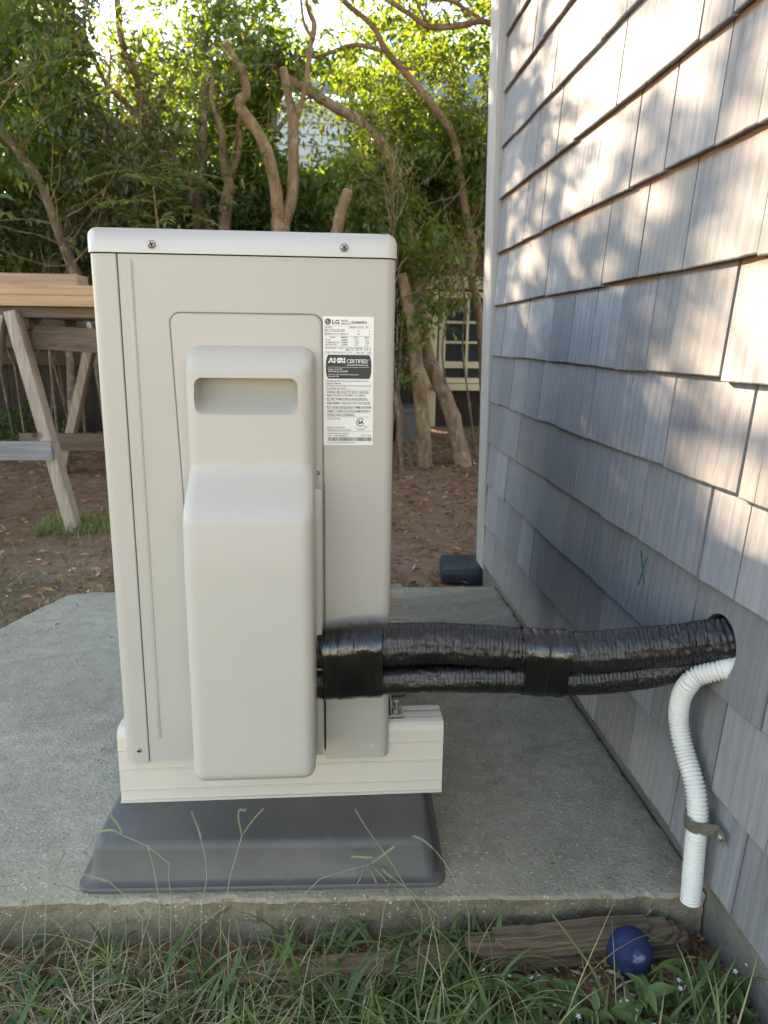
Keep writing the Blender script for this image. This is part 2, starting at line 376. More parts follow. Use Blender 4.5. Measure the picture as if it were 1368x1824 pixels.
def soil():
    m, n, b = nmat('soil', 0.95, 0.15); v = coords(n)
    a = noise_(n, v, 1.3, 6, 0.65); s = noise_(n, v, 22, 6, 0.75); f = noise_(n, v, 160, 4, 0.7)
    c = ramp(n, s, [(0.3, (0.17, 0.085, 0.045)), (0.5, (0.36, 0.19, 0.11)), (0.7, (0.48, 0.30, 0.19))])
    c = mix(n, ramp(n, a, [(0.5, 0.0), (0.62, 0.65)]), c, mix(n, s, (0.09, 0.085, 0.04), (0.20, 0.18, 0.09)))
    sand = noise_(n, coords(n, (1, 2.5, 1)), 1.8, 5, 0.6); c = mix(n, ramp(n, sand, [(0.52, 0.0), (0.66, 0.6)]), c, (0.38, 0.29, 0.21))
    n.links.new(mix(n, ramp(n, f, [(0.4, 0.5), (0.6, 0.0)]), c, (0.03, 0.022, 0.016)), b.inputs['Base Color'])
    bump(n, b, mix(n, 0.5, s, f), 0.9, 0.01); return m
M['soil'] = soil()
def ballmat():
    m, n, b = nmat('faded_blue_rubber', 0.85, 0.15); v = coords(n)
    c = ramp(n, noise_(n, v, 55, 5, 0.7), [(0.3, (0.016, 0.027, 0.078)), (0.6, (0.028, 0.047, 0.122)), (0.8, (0.05, 0.068, 0.14))])
    sp = N(n, 'ShaderNodeTexCoord'); vd = N(n, 'ShaderNodeVectorMath', operation='DISTANCE'); vd.inputs[1].default_value = (0.001, -0.026, 0.013)
    n.links.new(sp.outputs['Object'], vd.inputs[0]); ns = noise_(n, v, 160, 4, 0.8)
    ad = N(n, 'ShaderNodeMath', operation='MULTIPLY_ADD'); ad.inputs[1].default_value = 0.022; n.links.new(ns, ad.inputs[0]); n.links.new(vd.outputs['Value'], ad.inputs[2])
    c = mix(n, ramp(n, ad.outputs[0], [(0.0140, 0.7), (0.019, 0.0)]), c, (0.42, 0.46, 0.55))
    n.links.new(c, b.inputs['Base Color']); bump(n, b, ns, 0.2, 0.0006); return m
M['ball'] = ballmat()

# ------------------------------------------------------------------ ground
GZ = -0.70
def ground_h(x, y):
    h = 0.010*noise.noise(Vector((x*1.7, y*1.7, 3))) + 0.006*noise.noise(Vector((x*7, y*7, 1))) + 0.003*noise.noise(Vector((x*25, y*25, 1)))
    if y < 0: h -= 0.004
    if y > 2.6: h += 0.03*min(1, (y-2.6)/1.0)
    return GZ + h
def gcoords(a, b, step, far, side):
    c = list(np.arange(a, b, step)); out = c[:]
    d = step; x = c[-1]
    while x < far: d *= 1.35; x += d; out.append(x)
    d = step; x = c[0]; pre = []
    while x > -far: d *= 1.35; x -= d; pre.append(x)
    return pre[::-1] + out
gx = gcoords(-3.0, 1.6, 0.045, 90, 0); gy = gcoords(-0.8, 5.2, 0.045, 90, 0)
gv = [(x, y, ground_h(x, y)) for y in gy for x in gx]; nx = len(gx)
gf = [(j*nx+i, j*nx+i+1, (j+1)*nx+i+1, (j+1)*nx+i) for j in range(len(gy)-1) for i in range(nx-1)]
o = put('ground', mesh_from(gv, gf, True), None, M['soil']); tag(o, kind='structure')

# ------------------------------------------------------------------ concrete slab (worn, slightly ragged edges)
SZ = -0.642
outline = [(0.452, -0.129), (0.452, 1.005), (0.10, 1.008), (-0.3, 1.004), (-0.60, 1.0), (-0.648, 0.985), (-0.675, 0.93), (-0.735, 0.745), (-0.80, 0.56), (-0.87, 0.34), (-0.90, 0.1), (-0.91, -0.066)]
pts = []
for i in range(len(outline)):
    a = Vector(outline[i]); b = Vector(outline[(i+1) % len(outline)]); k = max(1, int((b-a).length/0.008))
    for j in range(k):
        p = a + (b-a)*(j/k); w = 0.0035*noise.noise(Vector((p.x*30, p.y*30, 0))) + 0.0025*noise.noise(Vector((p.x*110, p.y*110, 5)))
        nrm = Vector(((b-a).y, -(b-a).x)).normalized(); pts.append((p.x - nrm.x*w, p.y - nrm.y*w))
def inset(P, d):
    out = []; n = len(P)
    for i in range(n):
        a = Vector(P[(i-4) % n]); b = Vector(P[(i+4) % n]); t = (b-a).normalized(); out.append((P[i][0] - t.y*d, P[i][1] + t.x*d))
    return out
area = sum(pts[i][0]*pts[(i+1) % len(pts)][1] - pts[(i+1) % len(pts)][0]*pts[i][1] for i in range(len(pts)))
if area < 0: pts = pts[::-1]
loops = []
for d, z, amp in ((-0.004, SZ-0.20, 0), (0.0, SZ-0.080, .003), (0.0, SZ-0.068, .004), (0.0, SZ-0.056, .004), (0.0, SZ-0.045, .004), (0.001, SZ-0.035, .0045), (0.0, SZ-0.026, .004), (0.001, SZ-0.018, .004), (0.0, SZ-0.011, .003), (-0.001, SZ-0.005, .002), (0.0015, SZ-0.0012, .001), (0.005, SZ, 0)):
    L = []
    for x, y in inset(pts, d):
        k = amp*(noise.noise(Vector((x*38, y*38, z*60))) + 0.8*noise.noise(Vector((x*120, y*120, z*160)))) if amp else 0
        c_ = Vector((x+0.2, y-0.45)); c_ = c_.normalized()
        L.append((x + (0 if x > 0.44 else c_.x*k), y + (0 if x > 0.44 else c_.y*k), z + (0.0022*noise.noise(Vector((x*45, y*45, 9))) if amp and amp < 0.0035 else 0)))
    loops.append(L)
mb = MB(); mb.loft(loops, True)
o = mb.build('concrete_slab', M['slab'], smooth=True, angle=30); tag(o, kind='structure')
o.data.materials.append(M['slab_edge'])
for p in o.data.polygons:
    if p.center.z < SZ-0.004 and abs(p.normal.z) < 0.8: p.material_index = 1

# ------------------------------------------------------------------ our house: shingled wall at the right
house = empty('shingled_house', (1.5, 0, GZ), 'weathered grey cedar-shingled house wall beside the concrete slab, pierced by the black pipes', 'house')
HOLE = (-0.112, -0.332, 0.036)
sh = MB().box(0.459, 0.50, -1.7, 1.11, -0.60, 2.6).build('sheathing', M['sheath'], house)
cyl = MB().tube([(0.40, HOLE[0], HOLE[1]), (0.56, HOLE[0], HOLE[1])], HOLE[2]*1.02, 40)
boolean(sh, [cyl])
MB().box(0.50, 3.5, -1.7, 1.20, -0.60, 2.6).build('wall_core', M['sheath'], house)
fb = MB(); fb.box(0.4535, 3.5, -1.7, 1.19, -1.0, -0.603)
fo = fb.build('foundation', M['foundation'], house)
# corner board, leaning a little as in the photograph
cb = MB().add([(0.4395, 1.112, -0.63), (0.4395, 1.207, -0.63), (0.47, 1.207, -0.63), (0.47, 1.112, -0.63),
               (0.394, 1.112, 2.3), (0.394, 1.207, 2.3), (0.47, 1.207, 2.3), (0.47, 1.112, 2.3)],
              [(0, 3, 2, 1), (4, 5, 6, 7), (0, 1, 5, 4), (1, 2, 6, 5), (2, 3, 7, 6), (3, 0, 4, 7)])
cb.build('corner_board', M['corner'], house, bevel=0.002)
COURSES = [0.713, 0.589, 0.463, 0.343, 0.215, 0.087, -0.039, -0.158, -0.2685, -0.382, -0.495, -0.605]
K = 1.0741
def yk(v): return (v + 0.86)*K - 0.86
GAPS = {0: [0.858], 1: [0.724], 2: [0.719, 0.573, 0.481, 0.33], 3: [0.785, 0.665, 0.525, 0.429, 0.247, 0.151, 0.012],
        4: [0.726, 0.597, 0.475, 0.316, 0.176, 0.073, -0.047], 5: [0.692, 0.543, 0.42, 0.254, 0.125, 0.0, -0.153],
        6: [0.666, 0.498, 0.284, 0.075, -0.109], 7: [0.546, 0.428, 0.265, 0.0, -0.167], 8: [0.835, 0.683, 0.305, 0.181, 0.048, -0.11],
        9: [0.77, 0.598, 0.478, 0.346, 0.256, 0.177, 0.009, -0.105, -0.256], 10: [0.737, 0.535, 0.381, -0.031, -0.187], 11: [0.461, 0.146, 0.016, -0.113, -0.251]}
WIDEGAP = {(3, 2): .004, (4, 5): .0045, (6, 4): 0.006, (7, 4): 0.0045, (8, 5): 0.006}
def shingle_mesh(y0, y1, z0, L, rg, front=0.0):
    """wedge with a thick butt at the bottom; own origin at its lower edge"""
    w = y1 - y0; cy_ = (y0+y1)/2; n = max(2, int(w/0.02)); V = []; F = []
    tb = 0.0078 + rg.uniform(-0.0012, 0.0012); x_f = 0.435 + front; cup = rg.uniform(-0.0007, 0.0012); skew = rg.uniform(-0.0012, 0.0012)
    H = [0.0, 0.0015, 0.05, 0.11, L]
    for (back) in (0, 1):
        for k, h in enumerate(H):
            for i in range(n+1):
                u = i/n; y = y0 - cy_ + w*u
                x = x_f + 0.0182*h/0.26 + (cup*(2*u-1)**2)*(1 - h/L)
                if k == 0: x += 0.0012
                if back: x = x_f + tb + (0.0182*1.0 + 0.003 - tb)*h/0.26 + (0.0 if h else 0)
                z = h + (skew*(2*u-1) + 0.0009*noise.noise(Vector((y*90, cy_*50, 2))) if h < 0.01 else 0)
                V.append((x, y, z))
    m_ = n+1; o_ = len(H)*m_
    for k in range(len(H)-1):
        for i in range(n):
            a = k*m_+i; F.append((a, a+1, a+m_+1, a+m_)); F.append((o_+a, o_+a+m_, o_+a+m_+1, o_+a+1))
        a = k*m_; F.append((a, a+m_, o_+a+m_, o_+a)); a = k*m_+n; F.append((a, o_+a, o_+a+m_, a+m_))
    for i in range(n):
        F.append((i, o_+i, o_+i+1, i+1)); a = (len(H)-1)*m_+i; F.append((a, a+1, o_+a+1, o_+a))
    return mesh_from(V, F, True, 35), cy_
SPLIT = [(0.037, 0.474), (0.0445, 0.414), (0.062, 0.362)]
rg = random.Random(11); rest = MB(); nsh = 0
rows = [(0.713+0.125*k, None) for k in range(6, 0, -1)] + [(z, i) for i, z in enumerate(COURSES)]
for z0, ci in rows:
    g = [yk(v) for v in GAPS[ci]] if ci is not None else []
    edges = [1.108]
    if g:
        edges += g
        # fill wide stretches between measured joints
        e2 = [edges[0]]
        for v in edges[1:]:
            while e2[-1] - v > 0.215: e2.append(e2[-1] - rg.uniform(0.085, 0.15) if e2[-1]-v > 0.3 else (e2[-1]+v)/2 + rg.uniform(-0.015, 0.015))
            e2.append(v)
        edges = e2
    while edges[-1] > -1.65: edges.append(edges[-1] - rg.uniform(0.075, 0.19))
    ci_ = -1 if ci is None else ci
    gk = {round(yk(v), 4): i for i, v in enumerate(GAPS[ci])} if ci is not None else {}
    for a, b in zip(edges[:-1], edges[1:]):
        ga = WIDEGAP.get((ci_, gk.get(round(a, 4), -1)), rg.uniform(0.0008, 0.0022) if round(a, 4) not in gk else rg.uniform(0.0014, 0.0030)); gb = rg.uniform(0.0006, 0.0016)
        zz = z0 + rg.uniform(-0.0018, 0.0018)
        L = 0.235 if ci != 11 else 0.2
        me, cy_ = shingle_mesh(b + gb, a - ga, zz, L, rg)
        if (a > -0.62 and ci is not None) or (a > -0.35 and z0 < 1.0):
            o = put('shingle', me, house, M['shingle'], (0, cy_, zz)); nsh += 1
            yc, zc_, r = HOLE
            if b - r < yc < a + r and zz - r < zc_ < zz + L + r: boolean(o, [cyl])
            if ci == 3 and b < SPLIT[0][0] < a:
                cv_ = [(SPLIT[0][0]-0.0022, SPLIT[0][1]+0.004), (SPLIT[0][0]+0.0022, SPLIT[0][1]+0.004), (SPLIT[1][0]+0.0016, SPLIT[1][1]), (SPLIT[2][0]+0.0003, SPLIT[2][1]), (SPLIT[2][0]-0.0003, SPLIT[2][1]), (SPLIT[1][0]-0.0014, SPLIT[1][1])]
                boolean(o, [MB().loft([[(xx, y_, z_) for y_, z_ in cv_] for xx in (0.40, 0.52)])])
            elif rg.random() < 0.16 and a - b > 0.07 and ci is not None:
                ys = rg.uniform(b+0.02, a-0.02); hh = rg.uniform(0.03, 0.10); w_ = rg.uniform(0.0004, 0.0010); dy = rg.uniform(-0.006, 0.006)
                cv_ = [(ys-w_, zz-0.01), (ys+w_, zz-0.01), (ys+dy*0.5+w_*0.7, zz+hh*0.5), (ys+dy+0.0001, zz+hh), (ys+dy-0.0001, zz+hh), (ys+dy*0.5-w_*0.7, zz+hh*0.5)]
                boolean(o, [MB().loft([[(xx, y_, z_) for y_, z_ in cv_] for xx in (0.40, 0.52)])])
        else:
            rest.add([(v.co.x, v.co.y + cy_, v.co.z + zz) for v in me.vertices], [tuple(p.vertices) for p in me.polygons]); bpy.data.meshes.remove(me)
print('shingles', nsh)
m2 = shingle_mat('weathered_shingle_rest', [(0.185, 0.192, 0.205), (0.285, 0.297, 0.318), (0.385, 0.40, 0.425), (0.29, 0.275, 0.255)], (0.2, 0.115, 0.07), 50)
o = rest.build('shingle_rest', m2, house); o['kind'] = 'stuff'
# marker X on the wall, a thin ink film
mk = MB()
def stroke(a, b, w0, w1):
    a = Vector(a); b = Vector(b); d = (b-a).normalized(); nn = Vector((-d.y, d.x))
    q = [a+nn*w0, b+nn*w1, b-nn*w1, a-nn*w0]
    def xf(z): return 0.4338 + 0.0182*(z+0.382)/0.26
    return [(xf(p.y), p.x, p.y) for p in q] + [(xf(p.y)+0.0012, p.x, p.y) for p in q]
for s in (((0.113, -0.286), (0.087, -0.327), 0.0016, 0.0006), ((0.092, -0.288), (0.105, -0.334), 0.0004, 0.0010)):
    mk.add(stroke(*s), [(0, 1, 2, 3), (7, 6, 5, 4), (0, 4, 5, 1), (1, 5, 6, 2), (2, 6, 7, 3), (3, 7, 4, 0)])
mk.build('marker_cross', M['marker'], house)
# roof of the house (above the frame)
MB().add([(0.1, -1.9, 2.6), (0.1, 1.45, 2.6), (3.7, 1.45, 3.9), (3.7, -1.9, 3.9), (0.1, -1.9, 2.68), (0.1, 1.45, 2.68), (3.7, 1.45, 3.98), (3.7, -1.9, 3.98)],
         [(0, 3, 2, 1), (4, 5, 6, 7), (0, 1, 5, 4), (1, 2, 6, 5), (2, 3, 7, 6), (3, 0, 4, 7)]).build('roof', M['roofing'], house)

# ------------------------------------------------------------------ fence behind the trees
fence = empty('board_fence', (-2.5, 4.55, GZ), 'dark brown wooden board fence behind the trees and the sawhorse', 'fence')
bms = []
for k in range(6):
    h = 1.76 + rnd.uniform(-0.012, 0.012)
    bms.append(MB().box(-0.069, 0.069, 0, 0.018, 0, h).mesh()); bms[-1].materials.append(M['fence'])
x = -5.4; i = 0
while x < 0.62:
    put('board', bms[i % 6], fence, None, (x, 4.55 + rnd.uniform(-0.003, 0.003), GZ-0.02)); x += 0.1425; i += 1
for z in (-0.16, 0.85): MB().box(-5.5, 0.68, 4.49, 4.545, z-0.045, z+0.045).build('rail', M['fence_rail'], fence)
for x in (-5.3, -3.3, -1.28, 0.66): MB().box(x-0.045, x+0.045, 4.572, 4.66, GZ-0.05, 1.1).build('post', M['fence'], fence)

# ------------------------------------------------------------------ garden shed with a cream window, right of the fence
shed = empty('garden_shed', (1.7, 5.4, GZ), 'brown shingled shed with cream-trimmed window, seen between tree trunks and the house corner', 'shed')
MB().box(0.80, 3.2, 5.02, 6.6, GZ-0.05, 1.55).build('wall', M['sheath'], shed)
MB().add([(0.6, 4.8, 1.55), (3.4, 4.8, 1.55), (3.4, 5.9, 2.1), (0.6, 5.9, 2.1), (0.6, 4.8, 1.6), (3.4, 4.8, 1.6), (3.4, 5.9, 2.15), (0.6, 5.9, 2.15)],
         [(0, 3, 2, 1), (4, 5, 6, 7), (0, 1, 5, 4), (1, 2, 6, 5), (2, 3, 7, 6), (3, 0, 4, 7)]).build('roof', M['roofing'], shed)
sm = []
for w in (0.07, 0.09, 0.11):
    me = MB().add([(-w/2, 0, 0), (w/2, 0, 0), (w/2, 0.02, 0), (-w/2, 0.02, 0), (-w/2, 0.018, 0.16), (w/2, 0.018, 0.16), (w/2, 0.022, 0.16), (-w/2, 0.022, 0.16)],
                  [(0, 3, 2, 1), (4, 5, 6, 7), (0, 1, 5, 4), (1, 2, 6, 5), (2, 3, 7, 6), (3, 0, 4, 7)]).mesh()
    me.materials.append(M['shed_shingle']); sm.append((w, me))
for r in range(8):
    z = 0.47 + r*0.12; x = 0.80
    while x < 1.55:
        w, me = rnd.choice(sm); put('shingle', me, shed, None, (x + w/2, 4.985, z)); x += w + 0.004
MB().box(0.755, 0.86, 4.955, 5.0, GZ, 0.47).build('corner_board', M['cream'], shed, bevel=0.003)
MB().box(0.862, 1.9, 4.95, 5.0, 0.375, 0.465).build('trim_board', M['cream'], shed, bevel=0.003)
MB().box(0.862, 1.9, 4.93, 5.0, -0.765, -0.70).build('base_board', M['cream'], shed, bevel=0.003)
win = MB(); wx0, wx1, wz0, wz1 = 0.875, 1.32, -0.33, 0.355
win.box(wx0, wx0+0.05, 4.955, 5.015, wz0, wz1); win.box(wx1-0.05, wx1, 4.955, 5.015, wz0, wz1)
win.box(wx0+0.05, wx1-0.05, 4.955, 5.015, wz1-0.045, wz1); win.box(wx0+0.05, wx1-0.05, 4.955, 5.015, -0.215, -0.165); win.box(wx0+0.05, wx1-0.05, 4.955, 5.015, wz0, wz0+0.04)
wo_ = win.build('window', M['cream'], shed)
MB().box(wx0+0.045, wx1-0.045, 4.985, 4.99, wz0+0.02, wz1-0.02).build('pane', M['window_glass'], wo_)
MB().box(1.085, 1.105, 4.965, 4.983, wz0+0.03, wz1-0.03).build('muntin', M['cream'], wo_)
for z in (0.13, -0.02): MB().box(wx0+0.05, wx1-0.05, 4.968, 4.982, z-0.009, z+0.009).build('muntin', M['cream'], wo_)
MB().box(0.85, 1.40, 4.91, 4.955, -0.385, -0.335).build('sill', M['cream'], wo_, bevel=0.004)
MB().box(0.862, 1.9, 5.0, 5.016, -0.70, -0.385).build('void_shade_sheet', M['fence'], shed)  # dark sheet standing in for the shaded void below the window

# ------------------------------------------------------------------ white house beyond
wh = empty('white_house', (0.2, 11.5, GZ), 'white clapboard house far behind the trees, glimpsed through the leaves', 'house')
MB().box(-1.6, 2.9, 11.06, 15, GZ, 3.35).build('wall', M['siding'], wh)
cbm = MB().add([(-2.25, -0.02, 0), (2.25, -0.02, 0), (2.25, 0.03, 0), (-2.25, 0.03, 0), (-2.25, 0.012, 0.15), (2.25, 0.012, 0.15), (2.25, 0.03, 0.15), (-2.25, 0.03, 0.15)],
               [(0, 3, 2, 1), (4, 5, 6, 7), (0, 1, 5, 4), (1, 2, 6, 5), (2, 3, 7, 6), (3, 0, 4, 7)]).mesh(); cbm.materials.append(M['siding'])
for k in range(27): put('clapboard', cbm, wh, None, (0.65, 11.03, GZ + 0.15*k))
MB().add([(-1.9, 10.7, 3.34), (3.2, 10.7, 3.34), (3.2, 13.2, 4.4), (-1.9, 13.2, 4.4), (-1.9, 10.7, 3.44), (3.2, 10.7, 3.44), (3.2, 13.2, 4.5), (-1.9, 13.2, 4.5)],
         [(0, 3, 2, 1), (4, 5, 6, 7), (0, 1, 5, 4), (1, 2, 6, 5), (2, 3, 7, 6), (3, 0, 4, 7)]).build('roof', M['roofing'], wh)
wn = MB().box(0.9, 1.7, 10.95, 11.02, 1.5, 2.7).build('window', M['cream'], wh)
MB().box(0.98, 1.62, 10.93, 10.949, 1.58, 2.62).build('pane', M['window_glass'], wn)

# ------------------------------------------------------------------ outdoor heat-pump unit
X0, X1, ZT, ZB, LEN = -0.2538, 0.0792, 0.0855, -0.5245, 0.80
unit = empty('outdoor_unit', (-0.087, 0.40, -0.485), 'beige outdoor heat-pump unit standing end-on on two cream rails, with rating label and service cover', 'heat pump')
MB().box(X0+0.003, X1-0.003, 0.010, LEN-0.01, ZB+0.006, ZT-0.003).build('seam_shade_core', M['dark'], unit)  # black core added so the cabinet seams read as dark gaps
def edge_sheet(name, xa, xb, round_left, z0, z1, r, depth, cr=0.004):
    """sheet facing the camera whose outer vertical edge rolls back along the side"""
    prof = []
    if round_left:
        prof = [(xa, depth)] + [(xa + r - r*math.cos(t), r - r*math.sin(t)) for t in np.linspace(0, math.pi/2, 9)] + [(xb-0.001, 0.0), (xb, 0.001), (xb, 0.011)]
        inner = [(xb-0.002, 0.011), (xb-0.002, 0.002)] + [(xa + r - (r-0.0015)*math.cos(t), r - (r-0.0015)*math.sin(t)) for t in np.linspace(math.pi/2, 0, 9)] + [(xa+0.0015, depth)]
    else:
        prof = [(xa, 0.011), (xa, 0.001), (xa+0.001, 0.0)] + [(xb - r + r*math.sin(t), r - r*math.cos(t)) for t in np.linspace(0, math.pi/2, 9)] + [(xb, depth)]
        inner = [(xb-0.0015, depth)] + [(xb - r + (r-0.0015)*math.sin(t), r - (r-0.0015)*math.cos(t)) for t in np.linspace(math.pi/2, 0, 9)] + [(xa+0.002, 0.002), (xa+0.002, 0.011)]
    L = prof + inner
    zs = [z0, z0+0.001, z1]
    return MB().loft([[(x, y, z) for x, y in L] for z in zs]).build(name, M['cabinet'], unit, smooth=True, angle=30)
edge_sheet('front_panel', X0, -0.2236, True, ZB, ZT, 0.014, LEN)
sp_ = edge_sheet('side_panel', -0.2224, X1, False, ZB-0.002, ZT, 0.012, 0.055)
cut = [MB().box(-0.0036, -0.0013, -0.01, 0.008, -0.60, -0.165),
       MB().box(-0.2224-0.01, -0.0030, -0.01, 0.06, -0.60, ZB+0.0035),
       MB().add([(X1-0.012, -0.01, -0.60), (X1+0.01, -0.01, -0.60), (X1+0.01, -0.01, ZB+0.010), (X1-0.012, 0.02, -0.60), (X1+0.01, 0.02, -0.60), (X1+0.01, 0.02, ZB+0.010)],
                [(0, 1, 2), (5, 4, 3), (0, 3, 4, 1), (1, 4, 5, 2), (2, 5, 3, 0)])]
boolean(sp_, cut); sp_.data.polygons.foreach_set('use_smooth', [True]*len(sp_.data.polygons)); sp_.data.set_sharp_from_angle(angle=math.radians(25))
# raised bead down the left
bd = MB(); xc = -0.2098
bd.loft([[(xc + r*math.cos(a), 0.0005 - 0.0022*(1-k) + 0.0*a, (0.081 - r if math.sin(a) > 0 else -0.4905 + r) + r*math.sin(a)) for a in np.linspace(0, 2*math.pi, 25)[:-1]]
         for r, k in ((0.0031, 1.0), (0.0029, 0.6), (0.0022, 0.2), (0.0010, 0.0))])
bd.build('bead', M['cabinet'], unit, smooth=True, angle=50)
# top cover: lid with rounded ends
lid = MB(); y0 = -0.0022
lp = []
for (ins, dz) in ((0.0, 0.0), (0.0, 0.018), (0.0012, 0.0215), (0.0045, 0.0245), (0.010, 0.0255)):
    lp.append(rrect(X0-0.0008+ins, X1+0.0012-ins, y0+ins*0.7, LEN+0.004-ins, 0.012, 0))
    lp[-1] = [(x, y, 0.0868 + dz) for x, y, _ in lp[-1]]
lid.loft(lp); L_ = lid.build('top_cover', M['cabinet_top'], unit, smooth=True, angle=60)
# soften both upper ends: the lid drops along a quarter round at each side
for v in L_.data.vertices:
    p = v.co
    for e, s in ((X0-0.0008, 1), (X1+0.0012, -1)):
        d = (p.x - e)*s
        R_ = 0.013
        if d < R_ and p.z > 0.098: p.z = max(0.098, 0.1123 - R_ + math.sqrt(max(0, R_*R_ - (R_-d)**2)) - 0.001*(p.z < 0.11))
# recessed plate under the service cover
pl = MB(); loops = []
def wl(x, z):                       # plate gets narrower towards its lower left
    return x + (0.012*max(0, min(1, (-0.05 - z)/0.35)) if x < -0.1 else 0)
def plate_loop(x0, x1, z0, z1, r, y, n=9): return [(wl(x, z), y, z) for (x, z, _) in [(p[0], p[1], 0) for p in rrect(x0, x1, z0, z1, r, 0, n)]]
loops = [plate_loop(-0.1695, -0.0035, -0.43, 0.0245, 0.011, 0.0004), plate_loop(-0.1695, -0.0035, -0.43, 0.0245, 0.011, -0.0012),
         plate_loop(-0.1680, -0.0050, -0.4285, 0.0230, 0.0095, -0.0026), plate_loop(-0.1665, -0.0065, -0.4265, 0.0215, 0.008, -0.0028)]
pl.loft(loops).build('service_plate', M['cabinet'], unit, smooth=True, angle=50)
# flat dark ring painting the shaded groove around the plate
gr = MB(); A = plate_loop(-0.1712, -0.0018, -0.4317, 0.0262, 0.0125, -0.0004); B = plate_loop(-0.1688, -0.0042, -0.4293, 0.0238, 0.0105, -0.0004)
A2 = [(x, 0.0008, z) for x, y, z in A]; B2 = [(x, 0.0008, z) for x, y, z in B]
gr.loft([A2, A, B, B2], False).build('groove_shade', simple('groove_shade_grey', (0.22, 0.20, 0.17), 0.8, bstr=0), unit)
# moulded pipe cover with knee and handle
CX0, CX1, CZ0, CZ1, CR = -0.1555, -0.0095, -0.5005, -0.0055, 0.017
def depth(z):
    def sm(a, b, t): t = max(0, min(1, (t-a)/(b-a))); return t*t*(3-2*t)
    d = 0.040 + 0.058*(1 - 0.88*sm(-0.192, -0.137, z) - 0.12*sm(-0.250, -0.150, z))      # knee
    d -= 0.030*max(0, (z + 0.036)/0.0305)**1.4 if z > -0.036 else 0
    return d
NS = 170
def ring(d):
    x0, x1, z0, z1 = CX0+d, CX1-d, CZ0+d, CZ1-d; r = max(CR-d, 0.0004); P = []
    zz = [z0+r + (z1-z0-2*r)*i/NS for i in range(1, NS)]
    for i in range(9): a = math.pi/2*(i/8); P.append((x0+r-r*math.cos(a), z1-r+r*math.sin(a)))
    for i in range(1, 14): P.append((x0+r+(x1-x0-2*r)*i/14, z1))
    for i in range(9): a = math.pi/2*(1-i/8); P.append((x1-r+r*math.cos(a), z1-r+r*math.sin(a)))
    P += [(x1, z) for z in zz[::-1]]
    for i in range(9): a = -math.pi/2*(i/8); P.append((x1-r+r*math.cos(a), z0+r+r*math.sin(a)))
    for i in range(13, 0, -1): P.append((x0+r+(x1-x0-2*r)*i/14, z0))
    for i in range(9): a = -math.pi/2*(1-i/8); P.append((x0+r-r*math.cos(a), z0+r+r*math.sin(a)))
    P += [(x0, z) for z in zz]
    return P
prof = [(0.0, 0.0)] + [(0.0045*t, t) for t in (0.25, 0.5, 0.7)]
RF = 0.014
lev = []
for t in (0.0, 0.3, 0.6, 0.85): lev.append((0.004*t/0.85, ('f', t/0.85)))
for a in np.linspace(0, math.pi/2, 9)[1:]: lev.append((0.004 + RF*(1-math.cos(a)), ('r', math.sin(a))))
for d in (0.022, 0.028, 0.036, 0.045, 0.055, 0.064): lev.append((d, ('r', 1.0)))
cv = MB(); loops = []
for d, (k, t) in lev:
    L = []
    for x, z in ring(d):
        D = depth(z); base = max(D-RF, 0.002)
        h = base*t if k == 'f' else base + min(RF, D-base)*t
        L.append((x, 0.001 - h, z))
    loops.append(L)
cv.loft(loops, False); cv.f.append(tuple(range(len(loops[0])))[::-1])
b_ = len(cv.v) - len(loops[-1]); nn = len(loops[-1])
IL = {}
for i_, p in enumerate(loops[-1]): IL.setdefault(round(p[2], 6), []).append(i_)
zs_ = sorted(k for k, v in IL.items() if len(v) >= 2)
top_i = [i_ for i_, p in enumerate(loops[-1])]
# close the front with one quad per level, so that the knee stays smooth
left_s = list(range(nn-(NS-1), nn)); right_s = list(range(9+13+9, 9+13+9+NS-1))[::-1]
for i_ in range(NS-2): cv.f.append((b_+left_s[i_], b_+right_s[i_], b_+right_s[i_+1], b_+left_s[i_+1]))
cv.f.append(tuple([b_+left_s[-1]] + [b_+i_ for i_ in range(0, 31)] + [b_+right_s[-1]]))
cv.f.append(tuple([b_+right_s[0]] + [b_+i_ for i_ in range(9+13+9+NS-1, nn-(NS-1))] + [b_+left_s[0]]))
cov = cv.build('pipe_cover', M['cover'], unit)
hc = MB(); hl = []
hx, hz, HW, HH, HR = -0.0855, -0.0632, 0.0548, 0.0187, 0.0088
xs_ = [-HW + HR*(1-math.cos(t)) for t in np.linspace(0, math.pi/2, 8)] ; xs_ = xs_ + [-x for x in xs_[::-1]]
for x in xs_:
    d = max(0.0, HR - (HW - abs(x))); hh = HH - HR + math.sqrt(max(HR*HR - d*d, 1e-8)) ; e = 1 - 0.25*(d/HR)**3
    L = [(hx + x*1.05, -0.070, hz - hh*1.16), (hx + x*1.035, -0.0408, hz - hh*1.13), (hx + x*1.015, -0.0392, hz - hh*1.04)]
    for t in np.linspace(0, 1, 10): L.append((hx + x, (-0.003 - 0.0345*(1-t)**2.6) if e > 0.9 else (-0.003 - 0.0345*(1-t)**2.6)*e - 0.037*(1-e), hz - hh + 2*hh*t))
    L += [(hx + x, -0.003 if e > 0.9 else L[-1][1], hz + hh + 0.014*e), (hx + x, -0.031, hz + hh + 0.014*e), (hx + x, -0.0335, hz + hh + 0.0012)]
    L += [(hx + x*1.015, -0.0385, hz + hh*1.03 + 0.0006), (hx + x*1.035, -0.0405, hz + hh*1.10), (hx + x*1.05, -0.070, hz + hh*1.13)]
    hl.append(L)
hc.loft(hl); boolean(cov, [hc])
bm = bmesh.new(); bm.from_mesh(cov.data); bmesh.ops.remove_doubles(bm, verts=bm.verts, dist=1e-6); bm.to_mesh(cov.data); bm.free()
